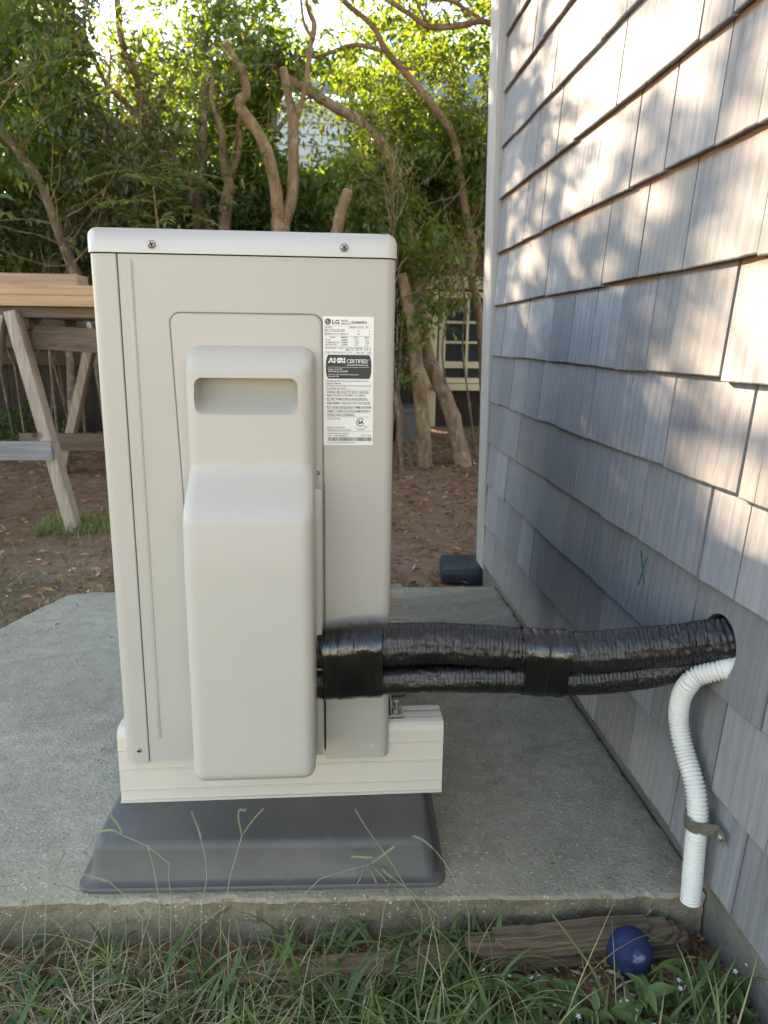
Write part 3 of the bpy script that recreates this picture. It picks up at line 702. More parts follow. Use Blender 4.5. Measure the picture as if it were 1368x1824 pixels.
cov.data.polygons.foreach_set('use_smooth', [True]*len(cov.data.polygons)); cov.data.set_sharp_from_angle(angle=math.radians(35))
# flanged side bracket where the pipes leave
MB().box(-0.0190, -0.0052, -0.038, -0.0365, -0.497, -0.166).build('side_bracket', M['cabinet'], unit, bevel=0.0005)
MB().box(-0.160, -0.0065, 0.0005, 0.009, -0.5155, -0.49).build('base_edge', M['cabinet'], unit)
def screw(x, z, y, parent, r=0.0047, rot=0.4, phil=True):
    s = MB().lathe((x, y, z), (0, -1, 0), [(r*1.0, -0.001), (r, 0.0004), (r*0.92, 0.0013), (r*0.65, 0.0022), (r*0.25, 0.0026)], 20).build('screw', M['zinc'], parent, smooth=True, angle=60)
    c = MB()
    for a in ((rot, rot+math.pi/2) if phil else (rot,)):
        dx, dz = math.cos(a), math.sin(a)
        c.bar((x-dx*r*0.55, y-0.0024, z-dz*r*0.55), (x+dx*r*0.55, y-0.0024, z+dz*r*0.55), 0.0012, 0.0014, (0, 1, 0))
    c.build('slot_shade', M['dark'], s)  # raised dark bars stand in for the shade in the slot
    MB().lathe((x, y, z), (0, -1, 0), [(r*1.28, -0.001), (r*1.28, 0.0002), (r*1.0, 0.0003)], 20).build('washer', M['cabinet_top'], s, smooth=True, angle=40)
screw(-0.185, 0.0955, -0.0022, unit, rot=0.3); screw(0.0212, 0.0965, -0.0022, unit, rot=0.7)
screw(-0.2350, -0.506, -0.0001, unit, r=0.0036, rot=0.2)
screw(-0.0103, -0.152, -0.0028, unit, r=0.0046, rot=0.9, phil=False)
MB().lathe((0.0575, 0.0, -0.509), (0, -1, 0), [(0.0026, -0.0005), (0.0022, 0.0006), (0.001, 0.0010)], 14).build('dimple', M['cabinet_top'], unit, smooth=True)
# coil fins on the wall side, fan grille on the other side
fins = MB()
for k in range(34): fins.box(X1-0.003, X1+0.0005, 0.058+0.0215*k, 0.060+0.0215*k, ZB+0.02, ZT-0.005)
fins.box(X1-0.0045, X1-0.003, 0.056, LEN-0.01, ZB, ZT-0.002)
fins.build('coil_fins', simple('coil_metal', (0.18, 0.18, 0.18), 0.5, metal=0.6), unit)
gl = MB()
for r in np.linspace(0.05, 0.25, 9):
    gl.tube([(X0-0.006, 0.42+r*math.cos(a), -0.22+r*math.sin(a)) for a in np.linspace(0, 2*math.pi, 33)], 0.0015, 6, False)
for a in np.linspace(0, math.pi, 7)[:-1]: gl.bar((X0-0.006, 0.42-0.25*math.cos(a), -0.22-0.25*math.sin(a)), (X0-0.006, 0.42+0.25*math.cos(a), -0.22+0.25*math.sin(a)), 0.003, 0.003)
gl.build('fan_grille', M['cabinet'], unit)
MB().box(X0+0.002, X1-0.002, LEN-0.009, LEN, ZB, ZT-0.002).build('rear_panel', M['cabinet'], unit)
# feet and bolts
for yy in (0.036, 0.545):
    fm = MB().box(X0+0.02, X1+0.021, yy-0.012, yy+0.012, -0.4838, -0.4815)
    fm.box(X1+0.0035, X1+0.0055, yy-0.012, yy+0.012, -0.4815, -0.462)
    fo_ = fm.build('foot', M['zinc'], unit, bevel=0.0005)
    for bx in (X1+0.0125, X0+0.03):
        bo = MB().lathe((bx, yy, -0.4815), (0, 0, 1), [(0.0062, 0), (0.0062, 0.0045), (0.0055, 0.005)], 6)
        bo.tube([(bx, yy, -0.480), (bx, yy, -0.4665)], 0.0034, 14); bo.lathe((bx, yy, -0.4820), (0, 0, 1), [(0.0085, 0), (0.0085, 0.0012)], 18)
        bo.build('bolt', M['zinc'], fo_, smooth=True, angle=30)

# ---- rating label
lab = MB().box(-0.0022, 0.0548, -0.0007, 0.0003, -0.1210, 0.0235).build('rating_label', M['label'], unit)
LX, LZ, SX, SZ_ = -0.0022, 0.0235, 0.0570/590, 0.1445/1485
def lx(px): return LX + (px-100)*SX
def lz(py): return LZ - (py-155)*SZ_
def text_verts(txt, bold):
    cu = bpy.data.curves.new('t', 'FONT'); cu.body = txt; cu.size = 1.0; cu.offset = bold; cu.resolution_u = 2
    ob = bpy.data.objects.new('t', cu); COL.objects.link(ob); bpy.context.view_layer.update()
    me = bpy.data.meshes.new_from_object(ob.evaluated_get(bpy.context.evaluated_depsgraph_get()))
    vs = [(v.co.x, v.co.y) for v in me.vertices]; fs = [tuple(p.vertices) for p in me.polygons]
    bpy.data.objects.remove(ob); bpy.data.curves.remove(cu); bpy.data.meshes.remove(me); return vs, fs
def T(mb, txt, x0, x1, y0, y1, bold=0.0, y=-0.00095):
    vs, fs = text_verts(txt, bold)
    ax = min(v[0] for v in vs); bx = max(v[0] for v in vs); ay = min(v[1] for v in vs); by = max(v[1] for v in vs)
    mb.add([(lx(x0 + (v[0]-ax)/(bx-ax)*(x1-x0)), y, lz(y1 - (v[1]-ay)/(by-ay)*(y1-y0))) for v in vs], fs)
def R(mb, x0, x1, y0, y1, y=-0.00090): mb.add([(lx(x0), y, lz(y1)), (lx(x1), y, lz(y1)), (lx(x1), y, lz(y0)), (lx(x0), y, lz(y0))], [(0, 1, 2, 3)])
ink = MB(); soft = MB(); wht = MB()
T(ink, 'LG', 207, 288, 190, 240, 0.035); T(ink, 'LSU240HEV2', 422, 610, 203, 233, 0.03)
for a in ((312, 392, 190, 212, 'MODEL'), (312, 410, 222, 244, 'MODELE'), (118, 212, 265, 286, 'SOURCE'), (400, 625, 265, 286, '208/230 V  60 Hz  1 Ph'), (118, 357, 294, 311, 'MAX. FUSE OR CKT BRK'),
          (118, 350, 314, 331, '(HACR TYPE PER NEC)'), (497, 522, 303, 320, '25'), (634, 648, 305, 320, 'A'), (118, 396, 340, 358, 'MINIMUM CIRCUIT AMPACITY'), (499, 524, 340, 357, '18'), (634, 648, 342, 357, 'A'),
          (178, 240, 378, 398, 'LOAD'), (318, 385, 378, 398, 'MODE'), (450, 512, 378, 398, 'COOL'), (580, 638, 378, 398, 'HEAT'), (122, 190, 408, 428, 'TOTAL'), (318, 385, 408, 428, 'AMPS'),
          (122, 290, 435, 455, 'COMPRESSOR'), (318, 385, 435, 455, 'AMPS'), (122, 258, 463, 481, 'FAN MOTOR'), (318, 385, 463, 481, 'AMPS'), (122, 262, 500, 517, 'REFRIGERANT'), (358, 560, 500, 517, 'FACTORY CHARGED'), (580, 660, 500, 517, '51.8  oz'),
          (358, 560, 520, 538, 'AMB 3.36   LBS / FT'), (580, 660, 520, 538, '23.5  ft'), (125, 440, 548, 568, 'DESIGN PRESSURE (HIGH / LOW)'), (617, 662, 548, 566, 'PSIG'),
          (135, 635, 877, 894, 'WARNING MOVING PARTS. DO NOT OPERATE UNIT WITH'), (135, 312, 905, 922, 'CABINET REMOVED.'), (135, 665, 933, 951, 'ATTENTION PIECES MOBILES, NE PAS FAIRE FONCTIONNER'), (135, 372, 962, 980, 'SI LE BOITIER EST ENLEVE.'),
          (145, 298, 1315, 1333, 'OUTDOOR USE'), (145, 355, 1420, 1438, 'MADE IN THAILAND'), (147, 422, 1450, 1470, 'FABRIQUE EN THAILANDE'), (480, 497, 1412, 1430, 'C'), (586, 622, 1410, 1428, 'US'), (497, 592, 1440, 1462, '162279'),
          (150, 475, 1603, 1617, '2B1 6841 800127898329048228941951')):
    T(soft, a[4], a[0], a[1], a[2], a[3], 0.012)
for a in ((470, 512, 408, 427, '16.1'), (595, 636, 408, 427, '16.1'), (470, 512, 435, 455, '15.8'), (595, 636, 435, 455, '15.8'), (468, 502, 463, 481, '0.3'), (592, 626, 463, 481, '0.3'), (280, 340, 500, 517, 'R410A'), (488, 578, 548, 566, '450 / 240'),
          (148, 405, 1493, 1508, 'SH26WSH001545 A7100GN'), (150, 385, 1520, 1535, 'S/No.  002RAZM8P005'), (545, 665, 1515, 1531, 'YEAR  2023'),
          (138, 635, 998, 1030, 'WARNING : RISK OF ELECTRIC SHOCK. CAN CAUSE'), (140, 597, 1039, 1071, 'INJURY OR DEATH. DISCONNECT ALL REMOTE'), (140, 627, 1081, 1113, 'ELECTRIC POWER SUPPLIES BEFORE SERVICING.'),
          (140, 657, 1129, 1161, 'AVERTISSEMENT : RISQUE DE CHOCS ELECTRIQUES.'), (140, 670, 1175, 1208, 'PEUT CAUSER DES BLESSURES ET MEME ENTRAINER'), (142, 655, 1219, 1252, "LA MORT. COUPER LES SOURCES D'ALIMENTATION A"), (146, 470, 1264, 1296, 'DISTANCE AVANT LE DEPANNAGE.')):
    T(ink, a[4], a[0], a[1], a[2], a[3], 0.005)
for y in (258, 372, 494, 574, 985, 1302, 1475): R(soft, 118 if y < 900 else 140, 660 if y < 900 else 668, y, y+2.4)
R(soft, 307, 310, 376, 488)
# round logo disc
def disc(mb, cx_, cy_, r, y, seg=28, a0=0, a1=2*math.pi, rin=0):
    A = [(lx(cx_+r*math.cos(t)), y, lz(cy_+r*math.sin(t))) for t in np.linspace(a0, a1, seg+1)]
    if rin: B = [(lx(cx_+rin*math.cos(t)), y, lz(cy_+rin*math.sin(t))) for t in np.linspace(a0, a1, seg+1)]; mb.add(A+B, [(i, i+1, seg+2+i, seg+1+i) for i in range(seg)])
    else: mb.add(A[:-1], [tuple(range(seg))])
disc(ink, 156, 213, 37, -0.00090)
R(wht, 151, 156, 196, 229, -0.00105); R(wht, 151, 168, 225, 229, -0.00105); disc(wht, 141, 202, 4, -0.00105, 10)
disc(wht, 156, 213, 31, -0.00105, 24, math.radians(0), math.radians(265), 28); R(wht, 172, 187, 211, 215, -0.00105)
# certified badge
bl = [(lx(x), -0.00092, lz(y)) for x, y in [(158, 585), (640, 585), (652, 610), (662, 650), (666, 720), (662, 795), (652, 835), (640, 858), (158, 858), (144, 835), (134, 795), (130, 720), (134, 650), (144, 610)]]
ink.add(bl, [tuple(range(len(bl)))])
T(wht, 'AHRI', 155, 358, 618, 678, 0.06, -0.0011); T(wht, 'CERTIFIED', 375, 622, 634, 679, 0.01, -0.0011); disc(wht, 636, 640, 7, -0.0011, 12, rin=5); T(wht, 'www.ahridirectory.org', 375, 622, 690, 713, 0.012, -0.0011); R(wht, 155, 640, 724, 727, -0.0011)
R(ink, 156, 357, 646, 651, -0.00125)
for a in ((155, 322, 741, 760, 'Unitary Small HP'), (155, 388, 764, 783, 'AHRI Standard 210/240'), (155, 512, 803, 819, 'Certification applies only when the complete system'), (155, 285, 825, 840, 'is listed with AHRI.')): T(wht, a[4], a[0], a[1], a[2], a[3], 0.015, -0.0011)
disc(ink, 540, 1366, 50, -0.00090, 26, math.radians(42), math.radians(318), 41); T(ink, 'SA', 512, 580, 1344, 1388, 0.05)
xb = 150; rb = random.Random(3)
while xb < 678: w = rb.choice((3, 3, 5, 8)); R(ink, xb, min(680, xb+w), 1546, 1590); xb += w + rb.choice((3, 4, 6))
ink.build('black_print', M['ink'], lab); soft.build('fine_print', M['ink_soft'], lab); wht.build('white_print', M['ink_white'], lab)

# ------------------------------------------------------------------ cream mounting rails and grey pads
def rail(name, yf, label):
    r = empty(name, (-0.055, yf+0.025, -0.587), label, 'mounting rail', 'cream rails under the heat pump')
    z0, z1 = -0.587, -0.485; rib = 0.0015
    P = [(yf+0.0, z0), (yf-0.003, z0), (yf-0.003, z0+0.003), (yf, z0+0.0035)]
    for zz in (-0.5695, -0.5405, -0.513): P += [(yf, zz-0.0022), (yf-rib, zz-0.0004), (yf-rib, zz+0.0008), (yf, zz+0.0014)]
    P += [(yf, z1-0.012), (yf+0.0013, z1-0.006), (yf+0.0045, z1-0.0018), (yf+0.010, z1)]
    P += [(yf+0.016, z1), (yf+0.0165, z1-0.0012), (yf+0.018, z1-0.0012), (yf+0.0185, z1), (yf+0.029, z1), (yf+0.029, z1-0.009), (yf+0.0345, z1-0.009), (yf+0.0345, z1), (yf+0.045, z1), (yf+0.0475, z1-0.002), (yf+0.048, z1-0.006), (yf+0.048, z0)]
    MB().loft([[(x, y, z) for y, z in P] for x in (-0.265, 0.1518)]).build('rail_body', M['rail'], r)
    return r
rail('mounting_rail', 0.0125, 'near cream ribbed rail across the front grey pad, under the heat pump')
rail('mounting_rail', 0.522, 'far cream ribbed rail, only its end showing right of the heat pump')
def pad(name, yf, dep, label):
    p = empty(name, (-0.07, yf+dep/2, SZ), label, 'pad', 'grey plastic pads under the rails')
    x0, x1 = -0.292, 0.148; L = []
    for ins, z, r in ((0.001, SZ+0.0006, 0.017), (0.0, SZ+0.004, 0.018), (0.0015, SZ+0.0065, 0.017), (0.0095, SZ+0.0072, 0.014), (0.0115, SZ+0.0095, 0.014), (0.0165, SZ+0.045, 0.016), (0.0180, SZ+0.0505, 0.016), (0.0215, SZ+0.0538, 0.015), (0.026, SZ+0.0545, 0.012)):
        L.append(rrect(x0+ins, x1-ins, yf+ins, yf+dep-ins, r, z, 8))
    MB().loft(L).build('pad_body', M['pad'], p, smooth=True, angle=50)
    return p
pad_front = pad('support_pad', -0.094, 0.30, 'front dark grey moulded plastic pad on the concrete under the near rail')
pad('support_pad', 0.385, 0.30, 'rear dark grey moulded plastic pad on the concrete behind the pipes')

pad_front.rotation_euler = (0, 0, math.radians(-2.0))
# ------------------------------------------------------------------ insulated pipes in black sleeve
UP = [(-0.0253,-0.028,-0.3625,0.0235),(-0.0053,-0.03,-0.3619,0.0235),(0.0121,-0.03,-0.3608,0.0248),(0.0389,-0.032,-0.3576,0.0255),(0.079,-0.036,-0.3553,0.0255),(0.1324,-0.04,-0.3532,0.0255),(0.1787,-0.046,-0.3537,0.0251),(0.2277,-0.054,-0.3556,0.0246),(0.2566,-0.06,-0.3564,0.0245),(0.3132,-0.072,-0.3531,0.0243),(0.3677,-0.085,-0.3436,0.0247),(0.4048,-0.097,-0.3357,0.025),(0.4238,-0.104,-0.3297,0.0254),(0.4549,-0.114,-0.3224,0.025),(0.54,-0.12,-0.31,0.0245)]
LO = [(x, y, z+0.001, r+0.0022) for x, y, z, r in [(-0.0255,-0.028,-0.4045,0.0176),(-0.0055,-0.03,-0.4048,0.0176),(0.0121,-0.03,-0.4052,0.017),(0.0661,-0.036,-0.4015,0.0163),(0.1334,-0.042,-0.3973,0.0162),(0.18,-0.048,-0.3955,0.0162),(0.2299,-0.054,-0.3939,0.0168),(0.2858,-0.062,-0.3943,0.0167),(0.3313,-0.068,-0.3896,0.0167),(0.3757,-0.075,-0.3816,0.0166),(0.4041,-0.085,-0.3704,0.0157),(0.4282,-0.1,-0.3501,0.0148),(0.4589,-0.11,-0.3367,0.010),(0.54,-0.12,-0.325,0.010)]]
line = empty('pipe_bundle', (0.2, -0.06, -0.42), 'two black-wrapped insulated pipes running from the heat pump into the shingled wall', 'pipes')
def crinkle(P, seed, amp, seams, name):
    S = smoothpath(P, 34); n = len(S); rad = [p[3] for p in S]; arc = [0.0]
    for i in range(1, n): arc.append(arc[-1] + float(np.linalg.norm(S[i][:3]-S[i-1][:3])))
    def rf(i, an, r):
        s = arc[i]; c, d = math.cos(an), math.sin(an)
        q = Vector((s*230, c*2.6 + seed, d*2.6)); k = (0.5-abs(noise.noise(q))*2.2)*0.8 + 0.6*noise.noise(Vector((s*95, c*4+seed, d*4))) + 0.22*noise.noise(Vector((s*420, c*9, d*9+seed)))
        lon = sum(math.exp(-((math.atan2(math.sin(an-a), math.cos(an-a)))/0.07)**2) for a in seams)
        sag = 0.0012*noise.noise(Vector((s*12, c*1.5, d*1.5+seed)))
        rb_ = math.sin(2*math.pi*s/0.0047 + 1.2*noise.noise(Vector((s*20, c*2+seed, d*2))))*max(0, 0.55+noise.noise(Vector((s*14, c*1.6, d*1.6+seed))))
        return r*0.985 + amp*k*0.8 + 0.0007*rb_ + sag - 0.0013*lon
    MB().tube([tuple(p[:3]) for p in S], rad, 56, False, rf).build(name, M['sleeve'], line, smooth=True)
crinkle(UP, 1.0, 0.0018, (0.4, 1.3, 2.2, 3.3, 4.4, 5.5), 'upper_sleeve')
crinkle(LO, 7.0, 0.0012, (0.2, 1.0, 1.9, 2.7, 3.6, 4.6, 5.4), 'lower_sleeve')
def at_x(P, x):
    S = smoothpath(P, 20)
    for a, b in zip(S[:-1], S[1:]):
        if a[0] <= x <= b[0]: t = (x-a[0])/(b[0]-a[0]); return a + (b-a)*t
    return S[-1]
def tape(xa, xb, seed, ext):
    L = []; n = 34
    for i in range(n+1):
        x = xa + (xb-xa)*i/n; U = at_x(UP, x); W = at_x(LO, x); ring_ = []
        for k in range(64):
            a = 2*math.pi*k/64; dy, dz = math.cos(a), math.sin(a)
            c = [(U[1], U[2], U[3]), (W[1], W[2], W[3])]
            y, z, r = max(c, key=lambda q: q[0]*dy + q[1]*dz + q[2])
            e = ext + 0.0005*noise.noise(Vector((x*160, dy*2+seed, dz*2))) + (0.0007 if (i//9) % 2 else 0) + 0.0004*noise.noise(Vector((x*30, dy*6, dz*6+seed)))
            wv_ = 0.0015*math.sin(k*0.37+seed) if i in (0, n) else 0
            ring_.append((x + wv_, y + dy*(r+e), z + dz*(r+e)))
        L.append(ring_)
    # pull the waist between the two pipes in a little
    for R_ in L:
        zc_ = sum(p[2] for p in R_)/len(R_)
        for k, (x, y, z) in enumerate(R_):
            if abs(math.cos(2*math.pi*k/64)) > 0.97: pass
    MB().loft(L, False).build('tape_wrap', M['tape'], line, smooth=True)
tape(-0.004, 0.0645, 0.5, 0.0016); tape(0.2300, 0.2795, 3.1, 0.0016)

# ------------------------------------------------------------------ white drain hose and its strap
dh = empty('drain_hose', (0.417, -0.155, -0.628), 'white corrugated drain hose hanging from the wall hole under the black pipes', 'hose')
HP = [(0.47,-0.215,-0.300),(0.445,-0.1851,-0.3197),(0.425,-0.1615,-0.3383),(0.414,-0.1379,-0.3547),(0.409,-0.1144,-0.3748),(0.410,-0.0985,-0.3996),(0.412,-0.0935,-0.4274),(0.414,-0.0998,-0.4493),(0.416,-0.1122,-0.4674),(0.417,-0.1328,-0.487),(0.4175,-0.1453,-0.5074),(0.4175,-0.1509,-0.5324),(0.417,-0.1533,-0.567),(0.417,-0.1575,-0.6279)]
HP = [(0.478, -0.150, -0.330), (0.452, -0.1345, -0.346), (0.431, -0.1275, -0.3545), (0.417, -0.1185, -0.364)] + HP[4:]
S = smoothpath([(*p, 0.0108) for p in HP], 62)
cum = np.cumsum([0] + [float(np.linalg.norm(S[i][:3]-S[i-1][:3])) for i in range(1, len(S))]); tt_ = np.arange(0, cum[-1], 0.00043)
S = list(np.stack([np.interp(tt_, cum, [q[k] for q in S]) for k in range(4)], 1))
arc = [0.0]
for i in range(1, len(S)): arc.append(arc[-1] + float(np.linalg.norm(S[i][:3]-S[i-1][:3])))
def rib(i, an, r):
    s = arc[i]
    if 0.030 < s < 0.052: return 0.0122
    return 0.0089 + 0.0027*abs(math.sin(math.pi*s/0.0043))**0.8
MB().tube([tuple(p[:3]) for p in S], 0.0108, 28, True, rib).build('corrugated_tube', M['hose'], dh, smooth=True)
st = empty('pipe_strap', (0.433, -0.166, -0.528), 'tarnished metal strap screwed to the shingles around the white hose', 'pipe strap')
cx_, cy_ = 0.4175, -0.1496; rr = 0.0128
prof = [(0.4335, -0.180), (0.4335, -0.1665)] + [(cx_ - rr*math.cos(a)*1.0, cy_ + rr*math.sin(a)) for a in np.linspace(-1.35, 1.35, 16)] + [(0.4335, -0.134)]
V = []; F = []
for (x, y) in prof: V += [(x, y, -0.5345), (x, y, -0.5195), (x-0.0012, y, -0.5195), (x-0.0012, y, -0.5345)]
for i in range(len(prof)-1):
    for k in range(4): F.append((i*4+k, i*4+(k+1) % 4, i*4+4+(k+1) % 4, i*4+4+k))
F.append((0, 1, 2, 3)); F.append(tuple(len(V)-4+k for k in range(4)))
for i in range(len(V)):
    x, y, z = V[i]; V[i] = (x, y, z + (y+0.15)*0.14)
me = mesh_from(V, F, True, 30); put('strap_band', me, st, M['tarnish'])
MB().lathe((0.4323, -0.1735, -0.5315), (-1, 0, 0), [(0.0046, 0), (0.0044, 0.0012), (0.003, 0.0024), (0.001, 0.0028)], 16).build('screw', M['zinc'], st, smooth=True)

# ------------------------------------------------------------------ rotten form timbers
def timber(name, p, q, w, h, seed, label):
    """rotten plank: thin splintered layers with ragged ends and a worn top"""
    mb = MB(); p = Vector(p); q = Vector(q); rt = random.Random(seed); nl = 9; L_ = (q-p).length
    for k in range(nl):
        z0 = -h/2 + h*k/nl; z1 = z0 + h/nl*1.02; last = k >= nl-3
        xa = rt.uniform(0, 0.10 if not last else 0.34)*L_; xb = L_ - rt.uniform(0, 0.02 if not last else 0.22)*L_; n = 50; loops = []
        off = rt.uniform(-0.0025, 0.0025)
        for i in range(n+1):
            t = xa + (xb-xa)*i/n; c = p + (q-p)*(t/L_); e = min(i, n-i)
            f = 1.0 if e > 3 else 0.35 + 0.2*e
            yo = 0.0025*noise.noise(Vector((c.x*22, k*3.1+seed, 0))) + 0.0012*noise.noise(Vector((c.x*90, k*7.7, seed))) + off
            zt = 0.0016*noise.noise(Vector((c.x*40, k, seed*2.0))) + 0.003*noise.noise(Vector((c.x*11, 0, seed*1.0)))
            loops.append([(c.x, c.y - w/2*f + yo, c.z + z0 + zt), (c.x, c.y - w/2*f + yo - 0.0008, c.z + (z0+z1)/2 + zt), (c.x, c.y - w/2*f + yo + 0.0006, c.z + z1 + zt), (c.x, c.y + w/2, c.z + z1 + zt), (c.x, c.y + w/2, c.z + z0 + zt)])
        mb.loft(loops)
    o = mb.build(name, M['rotten'], None, smooth=True, angle=20); tag(o, label, 'timber', 'rotten timbers along the slab edge'); return o
timber('form_timber', (0.155, -0.156, -0.692), (0.425, -0.153, -0.683), 0.030, 0.052, 2, 'rotten timber along the slab edge beside the blue ball')
timber('form_timber', (-0.130, -0.166, -0.706), (0.168, -0.166, -0.696), 0.028, 0.044, 9, 'splintered rotten timber in the grass below the grey pad')

# ------------------------------------------------------------------ ball
bp = MB(); prof = []
for i in range(25):
    a = -math.pi/2 + math.pi*i/24; prof.append((0.0246*math.cos(a)*(1 - 0.04*math.sin(a)), 0.0280*math.sin(a)))
bc = (0.3395, -0.180, -0.670)
bp.lathe((0, 0, 0), (0.08, -0.1, 1), prof, 40)
o = bp.build('ball', M['ball'], None, smooth=True); o.location = bc
tag(o, 'faded blue egg-shaped rubber ball with a scuffed patch, lying on the soil near the foundation', 'ball')

# ------------------------------------------------------------------ low black box at the house corner
bx = empty('plastic_box', (0.415, 1.23, GZ+0.008), 'low black plastic box on the ground at the far house corner', 'box')
Vb = [(-0.075, -0.055, 0), (0.075, -0.055, 0), (0.075, 0.065, 0), (-0.075, 0.065, 0), (-0.070, -0.047, 0.034), (0.070, -0.047, 0.040), (0.068, 0.06, 0.052), (-0.068, 0.06, 0.046)]
bxm = MB().add(Vb, [(0, 3, 2, 1), (4, 5, 6, 7), (0, 1, 5, 4), (1, 2, 6, 5), (2, 3, 7, 6), (3, 0, 4, 7)])
b1 = bxm.build('box_body', M['boxblack'], bx, bevel=0.0015); b1.location = (0, 0, 0)
b2 = MB().add([(v[0]*1.04, v[1]*1.04, 0.026 if v[2] == 0 else v[2]+0.004) for v in Vb], [(0, 3, 2, 1), (4, 5, 6, 7), (0, 1, 5, 4), (1, 2, 6, 5), (2, 3, 7, 6), (3, 0, 4, 7)]).build('lid', M['boxblack'], bx, bevel=0.0015); b2.location = (0, 0, 0.001)
b3 = MB().add([(0.002, -0.052, 0.0385), (0.006, -0.052, 0.0387), (0.006, 0.062, 0.0535), (0.002, 0.062, 0.0530), (0.002, -0.052, 0.0430), (0.006, -0.052, 0.0432), (0.006, 0.062, 0.0555), (0.002, 0.062, 0.0552)],
   [(0, 3, 2, 1), (4, 5, 6, 7), (0, 1, 5, 4), (1, 2, 6, 5), (2, 3, 7, 6), (3, 0, 4, 7)]).build('lid_rib', M['boxblack'], bx); b3.location = (0, 0, 0.001)
bx.rotation_euler = (0, 0, math.radians(-6))
# ------------------------------------------------------------------ grey bin by the shed
bn = empty('storage_bin', (0.60, 4.15, GZ), 'grey plastic storage bin on the ground behind the right-hand tree trunks', 'bin')
MB().loft([rrect(0.48, 0.655, 4.0, 4.3, 0.03, GZ+0.01, 5), rrect(0.47, 0.665, 3.985, 4.315, 0.03, -0.47, 5)]).build('bin_body', M['bin'], bn, smooth=True, angle=40)
MB().loft([rrect(0.46, 0.675, 3.97, 4.33, 0.03, -0.468, 5), rrect(0.46, 0.675, 3.97, 4.33, 0.03, -0.445, 5), rrect(0.475, 0.66, 3.985, 4.315, 0.02, -0.435, 5)]).build('lid', M['bin'], bn, smooth=True, angle=40)

# ------------------------------------------------------------------ sawhorse table
shs = empty('sawhorse', (-1.07, 2.35, GZ), 'weathered wooden sawhorse with splayed legs and grey cross brace, left of the heat pump', 'sawhorse')
TOP = 0.055
def leg(p, q, m, w=0.062, t=0.038): MB().bar(p, q, w, t, (0, 1, 0)).build('leg', m, shs, bevel=0.003)
leg((-0.912, 1.845, GZ-0.01), (-1.075, 1.885, TOP+0.02), M['lumber'], 0.040, 0.066); leg((-1.31, 1.845, GZ-0.01), (-1.115, 1.885, TOP+0.01), M['lumber'], 0.040, 0.066)
leg((-1.345, 2.99, GZ-0.01), (-1.10, 2.93, TOP+0.0), M['lumber'], 0.040, 0.085); leg((-0.90, 2.99, GZ-0.01), (-1.03, 2.93, TOP+0.0), M['lumber_dark'], 0.040, 0.085)
MB().box(-1.155, -1.040, 1.92, 2.90, TOP-0.04, TOP+0.0).build('beam', M['lumber_dark'], shs, bevel=0.003)
MB().box(-1.42, -0.955, 1.795, 1.815, -0.43, -0.364).build('brace', M['lumber_grey'], shs, bevel=0.002)
MB().box(-1.50, -0.70, 2.90, 2.92, -0.56, -0.475).build('brace', M['lumber_dark'], shs, bevel=0.002)
MB().bar((-1.14, 1.99, -0.005), (-0.50, 1.93, -0.035), 0.035, 0.085, (0, 0, 1)).build('side_rail', M['lumber_dark'], shs, bevel=0.003)
def board(x0, x1, y0, y1, z0, z1, m, label):
    o = MB().box(x0, x1, y0, y1, z0, z1).build('board', m, None, bevel=0.002); tag(o, label, 'board', 'boards stacked on the sawhorse'); return o
z = TOP + 0.001
board(-1.9, -0.2, 1.86, 2.0, z+0.038, z+0.074, M['lumber_yellow'], 'lower of the two pale yellow boards on the sawhorse')
bb = board(-1.9, -0.25, 1.88, 2.02, z+0.076, z+0.110, M['lumber_yellow'], 'upper of the two pale yellow boards on the sawhorse, below the faded board end')
board(-1.9, -0.60, 2.3, 2.45, z+0.0005, z+0.036, M['lumber_dark'], 'dark weathered board lying deeper on the sawhorse')
board(-1.9, -0.30, 1.90, 2.05, z+0.0005, z+0.0365, M['lumber_dark'], 'dark board directly under the yellow boards')
board(-1.9, -0.865, 1.93, 2.06, z+0.1115, z+0.150, M['lumber_pink'], 'faded pinkish board end on top of the yellow boards')
o = MB().tube([(-1.62, 2.60, 0.0335), (-1.03, 2.60, 0.0335)], 0.021, 18).build('plastic_tube', M['pvc'], None, smooth=True, angle=40)
tag(o, 'white plastic tube lying under the sawhorse boards', 'tube')

# ------------------------------------------------------------------ leaves
rs = np.random.RandomState(5)
PH = rs.rand(8, 3)*6.28
def corridor_keep(C, frac=0.3):
    """the gap in the canopy through which the sun reaches the house wall"""
    s = 0.435 - C[:, 0]; Y = C[:, 1] - 2.43*s; Z = C[:, 2] - 0.885*s
    inside = (s > 0) & (Y > -0.42) & (Y < 1.25) & (Z > -0.25) & (Z < 1.6)
    a = Y + 0.45*Z
    n = np.sin(a*21 + PH[0, 0] + 1.4*np.sin(Z*7+PH[0, 1])) + 0.7*np.sin(a*37 + Z*5 + PH[1, 0]) + 0.5*np.sin(a*9 - Z*9 + PH[2, 0])
    full = ((Z > 0.30 + 0.45*np.clip(Y-0.30, 0, 1)) & (Y < 0.72)) | ((Y < 0.01 + 0.30*np.clip(Z, 0, 1)) & (Z > -0.24))
    zc = -0.20 + 0.30*np.clip((Y + 0.02)/0.40, 0, 1)
    dap = (Z > zc) & (n + 1.3*(Z - zc) - 0.15*(Y < 0.4) > 0.05)
    u = rs.rand(len(C))
    return ~inside | ~(full | dap) | (u < np.where(full, 0.05, 0.12))
def visible(C):
    """inside what any nearby camera could see or what can shade the place (plain bounding test)"""
    return (C[:, 0] < 0.39) | (C[:, 1] > 1.35)
